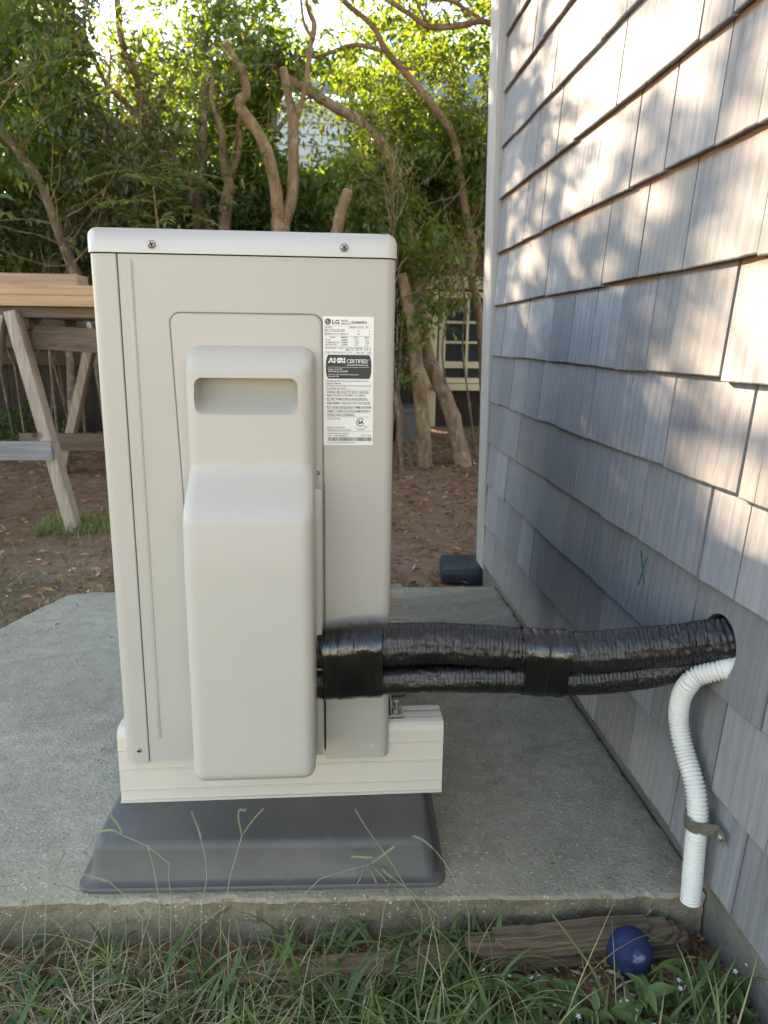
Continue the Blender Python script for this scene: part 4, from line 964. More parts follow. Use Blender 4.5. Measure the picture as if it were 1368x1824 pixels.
def leaf_mesh(C, D, L, W, tone, fold=0.25, droop=0.15):
    """one pointed, folded, drooping leaf per row: base, two sides, tip (4 triangles)"""
    n = len(C); D = D/np.linalg.norm(D, axis=1)[:, None]; r = rs.randn(n, 3); S = np.cross(D, r); S /= np.linalg.norm(S, axis=1)[:, None]
    U = np.cross(S, D)
    up = np.array([0, 0, 1.0]); flip = np.sign(U @ up)[:, None]; U = U*flip
    U = U + up*0.8; U -= D*np.sum(U*D, 1)[:, None]; U /= np.linalg.norm(U, axis=1)[:, None]; S = np.cross(D, U)
    L = L[:, None]; W = W[:, None]
    v0 = C; m = C + D*L*0.5 - U*W*0.05; a = C + D*L*0.42 + S*W*0.5 + U*W*fold; b = C + D*L*0.42 - S*W*0.5 + U*W*fold; t = C + D*L - U*L*droop
    V = np.stack([v0, m, a, b, t], 1).reshape(-1, 3); base = np.arange(n)[:, None]*5
    F = np.concatenate([base + np.array([[0, 1, 2]]), base + np.array([[0, 3, 1]]), base + np.array([[1, 4, 2]]), base + np.array([[1, 3, 4]])], 1).reshape(-1, 3)
    return V, F, np.repeat(tone, 5)
def np_mesh(V, F, tone, smooth=False):
    me = bpy.data.meshes.new('m'); k = F.shape[1]
    me.vertices.add(len(V)); me.vertices.foreach_set('co', V.astype(np.float32).ravel())
    me.loops.add(F.size); me.loops.foreach_set('vertex_index', F.astype(np.int32).ravel())
    me.polygons.add(len(F)); me.polygons.foreach_set('loop_start', np.arange(0, F.size, k, dtype=np.int32))
    if smooth: me.polygons.foreach_set('use_smooth', np.ones(len(F), dtype=bool))
    me.update(calc_edges=True)
    at = me.attributes.new('tone', 'FLOAT', 'POINT'); at.data.foreach_set('value', tone.astype(np.float32)); return me
def twigs(centers, per, tl, L0, W0, tone0, tvar=0.25, pend=0.0, spread=1.0, keepc=0.20):
    """leafy twigs: leaves in alternating pairs along short shoots"""
    n = len(centers); d = rs.randn(n, 3)*np.array([1, 1, 0.55]) + np.array([0, 0, -pend]); d /= np.linalg.norm(d, axis=1)[:, None]
    tt = (np.arange(per)+0.5)/per; C = centers[:, None, :] + d[:, None, :]*tt[None, :, None]*tl
    C = C + rs.randn(n, per, 3)*0.006
    sd = rs.randn(n, 3); sd -= d*np.sum(sd*d, 1)[:, None]; sd /= np.linalg.norm(sd, axis=1)[:, None]
    alt = np.where(np.arange(per) % 2, 1, -1)[None, :, None]
    D = d[:, None, :]*0.55 + sd[:, None, :]*alt*spread + rs.randn(n, per, 3)*0.28 + np.array([0, 0, -0.15])
    tone = np.clip(tone0 + rs.randn(n)[:, None]*tvar*0.6 + rs.randn(n, per)*tvar*0.6, 0, 1)
    C = C.reshape(-1, 3); D = D.reshape(-1, 3); tone = tone.ravel(); q = corridor_keep(C, keepc) & visible(C)
    # a thin place in the foliage, where the house beyond shows through
    A_ = np.array([-0.06, 4.0, 1.22]); B_ = np.array([-0.22, 9.8, 2.72]); d_ = (B_-A_)/np.linalg.norm(B_-A_); w_ = C - A_; al = w_ @ d_; dist = np.linalg.norm(w_ - al[:, None]*d_, axis=1)
    q &= ~((dist < 0.26 + 0.045*al) & (al > -0.9) & (rs.rand(len(C)) > 0.10))
    C, D, tone = C[q], D[q], tone[q]; L = L0*(0.55 + 0.75*rs.rand(len(C))); W = W0*(0.6 + 0.6*rs.rand(len(C)))
    return leaf_mesh(C, D, L, W, tone)
def join(parts):
    V = []; F = []; T_ = []; b = 0
    for v, f, t in parts: V.append(v); F.append(f + b); T_.append(t); b += len(v)
    return np.concatenate(V), np.concatenate(F), np.concatenate(T_)
def blob(center, radii, n, clumps, sig):
    """clumped points through an ellipsoid, leaving gaps between the clumps"""
    u = rs.randn(clumps, 3); u /= np.linalg.norm(u, axis=1)[:, None]; u *= (rs.rand(clumps)**0.45)[:, None]
    cc = np.array(center) + u*np.array(radii); k = rs.randint(0, clumps, n)
    return cc[k] + rs.randn(n, 3)*sig*np.array([1, 1, 0.7])
def crown(parent, pts_list, mat, per=9, tl=0.17, L=0.055, W=0.025, tone=0.4, tvar=0.25, pend=0.2, name='crown'):
    parts = [twigs(p, per, tl, L, W, tone, tvar, pend) for p in pts_list if len(p)]
    me = np_mesh(*join(parts)); o = put(name, me, parent, mat); o['kind'] = 'stuff'; return o

TREES={
 'A':[
  [(-0.236,3.3,-0.672,0.0568),(-0.236,3.3,-0.298,0.0541),(-0.23,3.3,0.003,0.0516),(-0.229,3.3,0.379,0.0476),(-0.228,3.3,0.575,0.05),(-0.219,3.3,0.617,0.044)],
  [(-0.228,3.3,0.575,0.0412),(-0.243,3.28,0.649,0.0349),(-0.251,3.26,0.759,0.0317),(-0.289,3.24,0.913,0.0312),(-0.341,3.22,1.01,0.028),(-0.405,3.2,1.092,0.0277),(-0.408,3.18,1.124,0.0247),(-0.377,3.16,1.156,0.0218),(-0.389,3.14,1.236,0.0202),(-0.43,3.12,1.3,0.0187),(-0.465,3.1,1.349,0.0185)],
  [(-0.22,3.3,0.576,0.0382),(-0.187,3.307,0.646,0.0323),(-0.162,3.314,0.771,0.0292),(-0.159,3.321,0.988,0.0289),(-0.155,3.329,1.083,0.0288),(-0.168,3.336,1.15,0.0244),(-0.19,3.343,1.255,0.0214),(-0.203,3.35,1.326,0.0214)],
  [(-0.156,3.34,1.067,0.0202),(-0.119,3.306,1.143,0.0157),(-0.089,3.271,1.237,0.0127),(-0.067,3.237,1.378,0.0124),(-0.044,3.203,1.477,0.0136),(-0.07,3.169,1.523,0.0094),(-0.079,3.134,1.557,0.008),(-0.097,3.1,1.727,0.0065)],
  [(-0.052,3.2,1.42,0.0082),(-0.09,3.2,1.474,0.0082),(-0.105,3.2,1.558,0.0068),(-0.109,3.2,1.653,0.0054)],
 ],
 'B':[
  [(-0.624,3.7,-0.755,0.0481),(-0.596,3.69,-0.001,0.0413),(-0.567,3.68,0.59,0.0352),(-0.551,3.67,0.739,0.0348),(-0.531,3.66,0.826,0.0299),(-0.552,3.65,0.896,0.025),(-0.557,3.64,0.994,0.0217),(-0.559,3.63,1.077,0.0185),(-0.576,3.62,1.144,0.0153),(-0.601,3.61,1.238,0.0136),(-0.595,3.6,1.345,0.0105)],
  [(-0.536,3.66,0.861,0.0204),(-0.486,3.62,0.935,0.017),(-0.454,3.58,1.04,0.0153),(-0.46,3.54,1.1,0.0105),(-0.435,3.5,1.172,0.0089)],
  [(-0.548,3.68,0.77,0.0127),(-0.512,3.64,0.784,0.0125),(-0.488,3.6,0.807,0.0109)],
 ],
 'C':[
  [(-0.856,3.9,-0.788,0.0286),(-0.798,3.867,-0.004,0.0274),(-0.748,3.833,0.638,0.0247),(-0.704,3.8,0.937,0.0225),(-0.684,3.767,1.063,0.0222),(-0.666,3.733,1.214,0.0203),(-0.643,3.7,1.346,0.0154),(-0.627,3.667,1.528,0.0121),(-0.598,3.633,1.624,0.0075),(-0.552,3.6,1.719,0.0059)],
  [(-0.673,3.75,1.175,0.0188),(-0.631,3.725,1.354,0.017),(-0.599,3.7,1.458,0.0168)],
 ],
 'D':[
  [(-0.687,4.0,-0.804,0.0476),(-0.668,3.977,-0.002,0.0439),(-0.696,3.954,0.592,0.039),(-0.759,3.931,0.745,0.0368),(-0.828,3.908,0.925,0.0329),(-0.929,3.885,1.062,0.0292),(-0.976,3.862,1.15,0.0273),(-0.997,3.838,1.231,0.027),(-1.009,3.815,1.31,0.0236),(-1.043,3.792,1.415,0.0202),(-1.086,3.769,1.504,0.0184),(-1.095,3.746,1.591,0.0167),(-1.097,3.723,1.69,0.0165),(-1.089,3.7,1.892,0.0148)],
  [(-0.995,3.85,1.158,0.0192),(-1.118,3.813,1.277,0.0157),(-1.194,3.775,1.349,0.0139),(-1.242,3.738,1.46,0.0107),(-1.275,3.7,1.568,0.0075)],
 ],
 'G':[
  [(-1.16,3.3,-0.688,0.0403),(-1.176,3.256,-0.242,0.0359),(-1.212,3.211,0.075,0.0319),(-1.235,3.167,0.252,0.0284),(-1.281,3.122,0.421,0.025),(-1.298,3.078,0.519,0.0231),(-1.335,3.033,0.687,0.0213),(-1.395,2.989,0.799,0.0208),(-1.467,2.944,0.9,0.0191),(-1.575,2.9,1.072,0.0161)],
 ],
 'F':[
  [(-1.486,3.6,-0.738,0.0232),(-1.427,3.55,-0.012,0.0221),(-1.368,3.5,0.773,0.0179),(-1.404,3.45,1.094,0.013),(-1.464,3.4,1.149,0.0128),(-1.554,3.35,1.205,0.0112),(-1.682,3.3,1.263,0.0096)],
 ],
 'H':[
  [(0.777,3.2,-0.713,0.0503),(0.709,3.267,-0.429,0.044),(0.647,3.333,-0.256,0.0426),(0.575,3.4,-0.085,0.0397),(0.54,3.467,0.128,0.035),(0.49,3.533,0.442,0.0349),(0.451,3.6,0.693,0.0318),(0.356,3.667,1.013,0.0317),(0.2,3.733,1.193,0.0302),(0.074,3.8,1.277,0.0288),(-0.067,3.867,1.37,0.0274),(-0.235,3.933,1.475,0.026),(-0.328,4.0,1.56,0.0229),(-0.455,4.067,1.69,0.0181),(-0.633,4.133,1.777,0.0149),(-0.736,4.2,1.833,0.0134)],
  [(-0.325,3.95,1.544,0.013),(-0.451,4.075,1.615,0.0149),(-0.562,4.2,1.683,0.0153)],
  [(-0.444,3.95,1.65,0.0129),(-0.485,3.975,1.74,0.0097),(-0.514,4.0,1.905,0.0064)],
 ],
 'N':[
  [(0.552,3.2,-0.707,0.0439),(0.534,3.21,-0.423,0.0386),(0.498,3.22,-0.178,0.0382),(0.476,3.23,0.027,0.0363),(0.444,3.24,0.181,0.03),(0.409,3.25,0.33,0.0283)],
 ],
 'I':[
  [(1.06,4.0,-0.842,0.034),(1.032,3.973,-0.337,0.0311),(0.997,3.947,-0.005,0.0269),(0.954,3.92,0.218,0.0247),(0.898,3.893,0.407,0.0243),(0.901,3.867,0.549,0.024),(0.847,3.84,0.739,0.0236),(0.769,3.813,1.104,0.0213),(0.694,3.787,1.226,0.0211),(0.593,3.76,1.327,0.0208),(0.495,3.733,1.417,0.0189),(0.399,3.707,1.495,0.0187),(0.331,3.68,1.556,0.017),(0.267,3.653,1.648,0.0152),(0.123,3.627,1.742,0.0135),(0.042,3.6,1.797,0.0119)],
  [(0.336,3.75,1.561,0.0125),(0.239,3.813,1.606,0.0127),(0.149,3.875,1.624,0.0128),(-0.03,3.938,1.586,0.0097),(-0.184,4.0,1.601,0.0066)],
 ],
 'J':[
  [(1.078,3.6,1.627,0.0214),(0.918,3.586,1.656,0.0167),(0.844,3.571,1.666,0.0151),(0.7,3.557,1.631,0.0165),(0.556,3.543,1.62,0.0149),(0.457,3.529,1.666,0.0133),(0.334,3.514,1.723,0.0117),(0.215,3.5,1.777,0.0102)],
  [(0.865,3.6,1.678,0.0106),(0.693,3.6,1.764,0.009),(0.596,3.6,1.768,0.0075),(0.49,3.6,1.79,0.006)],
  [(0.563,3.6,1.641,0.0076),(0.485,3.55,1.744,0.0059),(0.433,3.5,1.825,0.0044)],
 ],
 'L':[
  [(0.015,3.1,-0.655,0.0362),(0.026,3.1,0.006,0.0334),(0.039,3.1,0.42,0.0312),(0.062,3.1,0.528,0.0296),(0.084,3.1,0.621,0.028),(0.118,3.1,0.713,0.0251)],
 ],
}
SAP=[
  [(-1.049,3.3,-0.704,0.0093),(-0.985,3.3,0.28,0.0088),(-0.957,3.3,0.694,0.0072),(-0.933,3.3,0.99,0.0071)],
  [(-1.598,3.7,-0.078,0.0082),(-1.539,3.7,0.6,0.0079),(-1.488,3.7,1.191,0.0061),(-1.462,3.7,1.426,0.006),(-1.432,3.7,1.668,0.0045)],
  [(-1.23,3.5,-0.071,0.0094),(-1.172,3.5,0.581,0.0076),(-1.146,3.5,0.863,0.006),(-1.118,3.5,1.189,0.0059),(-1.093,3.5,1.427,0.0043)],
  [(-1.462,3.8,-0.342,0.0085),(-1.365,3.8,0.918,0.0064),(-1.335,3.8,1.351,0.0062),(-1.293,3.8,1.657,0.0046)],
  [(0.851,3.3,-0.698,0.0081),(0.746,3.3,-0.511,0.0064),(0.681,3.3,-0.291,0.0063),(0.645,3.3,-0.046,0.0046),(0.675,3.3,0.193,0.0046),(0.686,3.3,0.397,0.0045)],
  [(0.88,3.4,-0.695,0.0082),(0.827,3.4,-0.361,0.0065),(0.776,3.4,-0.046,0.0064),(0.78,3.4,0.199,0.0047),(0.736,3.4,0.525,0.0046)],
  [(0.482,3.2,-0.694,0.0094),(0.437,3.2,-0.469,0.0093),(0.39,3.2,-0.256,0.0076),(0.362,3.2,0.01,0.006),(0.36,3.2,0.52,0.0044),(0.346,3.2,0.817,0.0043)],
  [(0.399,3.0,-0.654,0.0089),(0.386,3.0,-0.446,0.0117),(0.364,3.0,-0.315,0.0102),(0.317,3.0,-0.13,0.0072)],
]
STALKS=[
 ([(-0.1769,-0.13,-0.6283),(-0.1781,-0.1225,-0.6126),(-0.179,-0.115,-0.582),(-0.2029,-0.1075,-0.5648),(-0.232,-0.1,-0.5546)],[[(-0.232,-0.1,-0.5546),(-0.2446,-0.0975,-0.5487),(-0.2595,-0.095,-0.5517)],[(-0.232,-0.1,-0.5546),(-0.238,-0.0975,-0.5417),(-0.2448,-0.095,-0.5324)]]),
 ([(-0.1891,-0.13,-0.6276),(-0.1954,-0.115,-0.5995),(-0.2038,-0.1,-0.5779)],[[(-0.2038,-0.1,-0.5779),(-0.2063,-0.095,-0.5742)]]),
 ([(-0.1429,-0.13,-0.6302),(-0.1369,-0.12,-0.5984),(-0.1394,-0.11,-0.5842),(-0.1449,-0.1,-0.5659)],[[(-0.1449,-0.1,-0.5659),(-0.1479,-0.0975,-0.5529),(-0.1552,-0.095,-0.5307)]]),
 ([(-0.1217,-0.13,-0.6462),(-0.111,-0.115,-0.6),(-0.0987,-0.1,-0.5606)],[[(-0.0987,-0.1,-0.5606),(-0.1016,-0.0983,-0.5434),(-0.1014,-0.0967,-0.5307),(-0.0952,-0.095,-0.5307)],[(-0.0987,-0.1,-0.5606),(-0.0874,-0.0975,-0.5446),(-0.0745,-0.095,-0.5304)]]),
 ([(-0.0492,-0.13,-0.6503),(-0.0398,-0.1225,-0.6405),(-0.0091,-0.115,-0.6108),(0.0218,-0.1075,-0.6071),(0.0484,-0.1,-0.6068)],[[(0.0484,-0.1,-0.6068),(0.065,-0.0975,-0.5962),(0.0784,-0.095,-0.5874)],[(0.0549,-0.1,-0.5976),(0.0418,-0.0975,-0.5978),(0.0287,-0.095,-0.5984)],[(0.0418,-0.1,-0.6103),(0.0387,-0.0975,-0.6256),(0.0322,-0.095,-0.6429)],[(0.0484,-0.1,-0.6095),(0.0554,-0.0975,-0.6265),(0.0607,-0.095,-0.6443)],[(0.0517,-0.1,-0.6081),(0.062,-0.0975,-0.621),(0.0707,-0.095,-0.6351)]]),
 ([(0.1287,-0.13,-0.6565),(0.0937,-0.115,-0.6293),(0.0786,-0.1,-0.6275)],[[(0.0786,-0.1,-0.6275),(0.072,-0.0975,-0.6234),(0.0655,-0.095,-0.6182)]]),
 ([(0.1089,-0.13,-0.6516),(0.0921,-0.115,-0.6292),(0.0614,-0.1,-0.5828)],[[(0.0614,-0.1,-0.5828),(0.0449,-0.0975,-0.5577),(0.0318,-0.095,-0.5348)]]),
 ([(-0.2084,-0.13,-0.6413),(-0.2238,-0.115,-0.6314),(-0.2516,-0.1,-0.6145)],[[(-0.2516,-0.1,-0.6145),(-0.2677,-0.0975,-0.6102),(-0.2869,-0.095,-0.6056)]]),
 ([(0.1649,-0.13,-0.6547),(0.1462,-0.115,-0.6129),(0.1279,-0.1,-0.5916)],[[(0.1279,-0.1,-0.5916),(0.1146,-0.0975,-0.5796),(0.1014,-0.095,-0.5733)]]),
 ([(0.3029,-0.13,-0.7097),(0.3026,-0.115,-0.6836),(0.2963,-0.1,-0.6724)],[[(0.2963,-0.1,-0.6724),(0.284,-0.0975,-0.634),(0.2677,-0.095,-0.5961)]]),
 ([(-0.3152,-0.13,-0.6427),(-0.3148,-0.115,-0.6117),(-0.3161,-0.1,-0.602)],[[(-0.3161,-0.1,-0.602),(-0.3066,-0.0975,-0.5897),(-0.3002,-0.095,-0.5772)]]),
 ([(-0.3392,-0.13,-0.6413),(-0.3373,-0.115,-0.6252),(-0.3239,-0.1,-0.6201)],[[(-0.3239,-0.1,-0.6201),(-0.306,-0.0975,-0.6194),(-0.2888,-0.095,-0.6299)]]),
]

LAB = {
 'A': ('forked tree with two sawn-off limbs behind the middle of the heat pump', 'bark'),
 'B': ('small forked tree just left of the one with sawn-off limbs', 'bark'),
 'C': ('thin dark tree left of the small forked one', 'bark_dark'),
 'D': ('slanting grey-barked tree rising to the top edge at the upper left', 'bark'),
 'G': ('lichen-spotted leaning trunk above the sawhorse boards', 'bark_dark'),
 'F': ('thin leaning tree at the left edge of the photo', 'bark_dark'),
 'H': ('long limb sweeping up left from the leaning trunk before the shed window', 'bark'),
 'N': ('upright cut-off trunk before the corner of the shed', 'bark'),
 'I': ('tree beside the house corner with a diagonal limb across the upper right', 'bark'),
 'J': ('brown limb tree coming in over the top right beside the house corner', 'bark'),
 'L': ('short thick sawn-off stump just behind the right end of the heat pump', 'bark')}
tree_objs = {}
def rough_tube(mb, P, seed, seg=14, per=6):
    S = smoothpath(P, per); n = len(S)
    rad = [max(0.002, float(p[3])) for p in S]
    def rf(i, an, r): 
        p = S[i]; return r*(1 + 0.13*noise.noise(Vector((p[0]*14+math.cos(an)*1.3+seed, p[1]*14+math.sin(an)*1.3, p[2]*11))) + 0.06*noise.noise(Vector((p[0]*50+math.cos(an)*3, seed+math.sin(an)*3, p[2]*45))))
    mb.tube([tuple(p[:3]) for p in S], rad, seg, True, rf)
for key, paths in TREES.items():
    lab, bk = LAB[key]; b = paths[0][0]
    t = empty('tree', (b[0], b[1], GZ), lab, 'tree'); tree_objs[key] = t
    P0_ = list(paths[0])
    if P0_[0][2] > GZ - 0.05: P0_ = [(b[0], b[1], GZ-0.06, b[3]*1.25)] + P0_
    if key == 'J': P0_ = [(1.75, 3.75, GZ-0.05, 0.06), (1.7, 3.72, 0.4, 0.05), (1.45, 3.68, 1.15, 0.042)] + P0_[1:]
    mb = MB(); rough_tube(mb, P0_, hash(key) % 17 if False else ord(key) % 17); mb.build('trunk', M[bk], t, smooth=True, angle=50)
    for p in paths[1:]:
        mb = MB(); rough_tube(mb, p, ord(key) % 13, 12); mb.build('limb', M[bk], t, smooth=True, angle=50)
    # pale sawn faces
    cuts = {'A': [paths[1], paths[2]] if key == 'A' else None, 'L': [paths[0]], 'N': [paths[0]]}.get(key)
    for p in (cuts or []):
        e = Vector(p[-1][:3]); d = (e - Vector(p[-2][:3])).normalized(); r = p[-1][3]
        MB().lathe(tuple(e + d*0.0), tuple(d), [(r*0.93, 0.0), (r*0.90, 0.004), (r*0.5, 0.005)], 18).build('sawn_face', M['cutwood'], t, smooth=True, angle=40)
# thin twigs growing from limbs
def twiggy(parent, path, n, seed, length=0.5, r0=0.004):
    rt = random.Random(seed); S = smoothpath(path, 4); mb = MB()
    for k in range(n):
        p = Vector(S[rt.randrange(len(S)//3, len(S))][:3]); d = Vector((rt.uniform(-1, 1), rt.uniform(-1, 0.6), rt.uniform(-0.1, 1.0))).normalized(); L = length*rt.uniform(0.5, 1.3); P = []
        for i in range(7):
            P.append((*p, r0*(1 - 0.13*i))); d = (d + Vector((rt.uniform(-.35, .35), rt.uniform(-.35, .35), rt.uniform(-.25, .3)))).normalized(); p = p + d*L/6
        Sx = smoothpath(P, 2); mb.tube([tuple(q[:3]) for q in Sx], [float(q[3]) for q in Sx], 5, False)
    mb.build('twigs', M['bark'], parent, smooth=True)['kind'] = 'stuff'
for key, n in (('B', 12), ('C', 22), ('D', 30), ('G', 22), ('F', 20), ('H', 26), ('I', 26), ('J', 18)):
    twiggy(tree_objs[key], TREES[key][0], n, ord(key))
# crowns: every tree carries its own foliage
crown(tree_objs['D'], [blob((-1.9, 4.1, 1.55), (1.1, 0.7, 0.9), 1150, 60, 0.13), blob((-1.1, 4.3, 0.75), (0.8, 0.5, 0.6), 750, 40, 0.13)], M['leaf'], tone=0.35)
crown(tree_objs['C'], [blob((-0.75, 4.2, 1.9), (0.8, 0.5, 0.7), 650, 36, 0.13), blob((-0.9, 3.6, 1.75), (0.5, 0.35, 0.45), 500, 22, 0.12)], M['leaf'], tone=0.25)
crown(tree_objs['B'], [blob((-0.45, 4.2, 1.1), (0.7, 0.35, 0.75), 800, 45, 0.13)], M['leaf'], tone=0.35)
crown(tree_objs['G'], [blob((-1.9, 3.3, 0.95), (0.8, 0.5, 0.7), 800, 45, 0.12), blob((-1.6, 3.9, 0.42), (0.6, 0.2, 0.22), 200, 20, 0.09)], M['leaf'], tone=0.4)
crown(tree_objs['F'], [blob((-2.3, 3.9, 1.4), (0.8, 0.5, 1.0), 900, 50, 0.14), blob((-2.5, 4.0, 0.5), (0.9, 0.3, 0.25), 260, 22, 0.10)], M['leaf'], tone=0.3)
crown(tree_objs['H'], [blob((0.1, 4.3, 1.45), (0.9, 0.4, 0.6), 620, 40, 0.12), blob((0.25, 4.2, 0.75), (0.6, 0.35, 0.5), 700, 38, 0.12)], M['leaf'], tone=0.4)
crown(tree_objs['I'], [blob((0.9, 4.3, 1.35), (0.8, 0.5, 0.75), 950, 50, 0.13), blob((0.85, 4.1, 1.0), (0.5, 0.4, 0.3), 500, 26, 0.11)], M['leaf'], tone=0.4)
crown(tree_objs['J'], [blob((0.9, 3.7, 2.1), (1.0, 0.5, 0.55), 900, 42, 0.15)], M['leaf'], tone=0.45)
crown(tree_objs['N'], [blob((0.48, 3.35, 0.42), (0.22, 0.2, 0.3), 130, 14, 0.07), blob((0.40, 3.2, 0.0), (0.06, 0.15, 0.25), 30, 8, 0.05), blob((0.62, 3.2, 0.20), (0.2, 0.1, 0.05), 14, 6, 0.04)], M['leaf'], tone=0.6, tl=0.12, L=0.045)

# trees beyond the fence, lit from behind
crown(tree_objs['H'], [blob((0.27, 3.45, 0.62), (0.20, 0.12, 0.35), 200, 16, 0.07), blob((0.15, 3.6, 1.0), (0.25, 0.12, 0.2), 120, 10, 0.07)], M['leaf'], tone=0.55, tl=0.12, L=0.042, W=0.019, name='lower_foliage')
SPEC = [(-3.6, 6.8, 1.4, 1.5, 1.0, 1.5, 1500), (-1.9, 7.2, 1.5, 1.2, 0.9, 1.3, 1300), (-0.4, 7.0, 1.0, 1.0, 0.8, 0.9, 900), (0.9, 7.3, 1.7, 1.2, 0.8, 1.1, 1400), (2.4, 7.0, 1.2, 1.2, 0.9, 1.5, 1000),
        (-2.8, 9.6, 2.2, 1.8, 1.0, 1.6, 1300), (-0.6, 9.4, 2.4, 1.5, 1.0, 1.2, 1200), (1.6, 9.5, 2.9, 1.7, 1.0, 1.1, 1200), (-5.4, 8.0, 1.8, 1.5, 1.2, 2.0, 1100), (-4.9, 5.6, 1.2, 1.2, 0.9, 1.6, 1100)]
WH = ['far left tree crown glowing against the sky beyond the fence', 'sunlit bushy tree beyond the fence behind the slanting trunk', 'low leafy tree beyond the fence behind the forked tree', 'sunlit tree beyond the fence with yellow-green leaves behind the diagonal limb',
      'tree rising behind the garden shed', 'tall pale tree far beyond the fence at the upper left', 'tall tree before the white house in the middle of the background', 'tall tree behind the shed before the white house',
      'outermost tree beyond the left end of the fence', 'tree by the left end of the fence']
for (x, y, z, rx, ry, rz, n), lab in zip(SPEC, WH):
    t = empty('tree', (x, y, GZ), lab, 'tree', 'trees beyond the fence'); mb = MB()
    rough_tube(mb, [(x, y, GZ-0.1, 0.08), (x+0.1, y, 0.2, 0.07), (x-0.05, y, z, 0.05), (x+0.15, y+0.1, z+rz*0.7, 0.02)], 3, 10, 4)
    for k in range(5):
        a = rs.rand(2)*2-1; rough_tube(mb, [(x, y, z-rz*0.4+0.2*k, 0.035), (x+a[0]*rx*0.5, y+a[1]*ry*0.5, z-rz*0.1+0.25*k, 0.02), (x+a[0]*rx, y+a[1]*ry, z+0.25*k, 0.008)], k, 6, 3)
    mb.build('trunk', M['bark_dark'], t, smooth=True)
    crown(t, [blob((x, y, z), (rx, ry, rz), n, 60, 0.2)], M['leaf_far'], per=8, tl=0.22, L=0.075, W=0.042, tone=0.5, tvar=0.35)

# ------------------------------------------------------------------ saplings and shrubs before the fence
SL = ['thin bare stem of a shrub standing behind the left part of the heat pump', 'pale thin stem at the left above the sawhorse boards', 'thin shrub stem left of the heat pump top', 'thin shrub stem above the board ends left of the heat pump',
      'thin sucker bowing over in front of the shed window', 'thin stem right of the shed window beside the house corner', 'thin sucker at the right edge of the heat pump', 'cut sapling stump beside the grey storage bin']
shrub_stems = []
for P, lab in zip(SAP, SL):
    b = P[0]; t = empty('sapling', (b[0], b[1], GZ), lab, 'sapling'); Q = list(P)
    if Q[0][2] > GZ: Q = [(b[0]+0.01, b[1], GZ-0.03, b[3])] + Q
    mb = MB(); rough_tube(mb, Q, 4, 8, 5); mb.build('stem', M['bark_dark'], t, smooth=True); shrub_stems.append((t, P))
def shrub_leaves(t, P, n, sig, L, W, tone, seed):
    S = smoothpath(P, 8); hi = [p for p in S if p[2] > 0.12]
    if not hi: hi = S
    c = np.array([hi[rs.randint(len(hi))][:3] for _ in range(n)]) + rs.randn(n, 3)*np.array([sig, sig*0.7, sig*0.8])
    crown(t, [c], M['leaf_privet'], per=10, tl=0.13, L=L, W=W, tone=tone, tvar=0.3, pend=-0.1, name='foliage')
    # side shoots
    mb = MB(); rt = random.Random(seed)
    for k in range(26):
        p = Vector(hi[rt.randrange(len(hi))][:3]); d = Vector((rt.uniform(-1, 1), rt.uniform(-.6, .4), rt.uniform(0.2, 1.1))).normalized(); Lh = rt.uniform(0.1, 0.34)
        mb.tube([tuple(p), tuple(p + d*Lh*0.5), tuple(p + (d + Vector((0, 0, .3))).normalized()*Lh)], [0.0028, 0.0022, 0.0012], 5, False)
    mb.build('shoots', M['bark'], t, smooth=True)['kind'] = 'stuff'
for i, n in ((0, 170), (1, 230), (2, 260), (3, 250)): shrub_leaves(*shrub_stems[i], int(n*1.3), 0.23, 0.044, 0.019, 0.5, i)
for i, n in ((4, 9), (5, 8), (6, 30)): shrub_leaves(*shrub_stems[i], n, 0.09, 0.034, 0.014, 0.5, i)
# compound-leaved young trees (ash-like leaflets) at the left and the top
def compound(t, specs, name, mat, LL=0.062, WW=0.027):
    Cs = []; Ds = []; mb = MB()
    for (p, d, n, ln) in specs:
        p = Vector(p); d = Vector(d).normalized(); side = d.cross(Vector((0, 0, 1))).normalized(); P = [tuple(p)]
        for k in range(n):
            q = p + d*ln*(k+1)/n + Vector((0, 0, -0.25*ln*((k+1)/n)**2)); P.append(tuple(q))
            for s in (-1, 1): Cs.append(tuple(q)); Ds.append(tuple(d*0.55 + side*s + Vector((0, 0, -0.25))))
        Cs.append(P[-1]); Ds.append(tuple(d + Vector((0, 0, -0.5))))
        mb.tube(P, 0.0015, 5, False)
    C = np.array(Cs); D = np.array(Ds); n = len(C)
    V, F, tn = leaf_mesh(C, D, LL*(0.8+0.4*rs.rand(n)), WW*(0.8+0.4*rs.rand(n)), np.clip(0.5+0.3*rs.randn(n), 0, 1), 0.12, 0.2)
    put(name, np_mesh(V, F, tn), t, mat); mb.build('leaf_stalks', M['bark'], t)['kind'] = 'stuff'
t = empty('sapling', (-1.60, 2.35, GZ), 'young tree with large compound leaves at the left edge above the faded board', 'sapling')
MB().tube([(-1.60, 2.35, GZ-0.02), (-1.57, 2.37, -0.1), (-1.50, 2.36, 0.35), (-1.47, 2.34, 0.72)], [0.012, 0.011, 0.008, 0.004], 8).build('stem', M['bark'], t, smooth=True)
sp = []
for k in range(22):
    z = 0.22 + 0.024*k; a = rnd.uniform(-1.9, 1.9); sp.append(((-1.54 + 0.003*k, 2.36, z), (math.cos(a)*rnd.choice((1, 1, -.6)), -abs(math.sin(a))*0.7, rnd.uniform(-0.1, 0.5)), 5, rnd.uniform(0.18, 0.30)))
compound(t, sp, 'foliage', M['leaf_bright'])
t = tree_objs['C']; sp = []
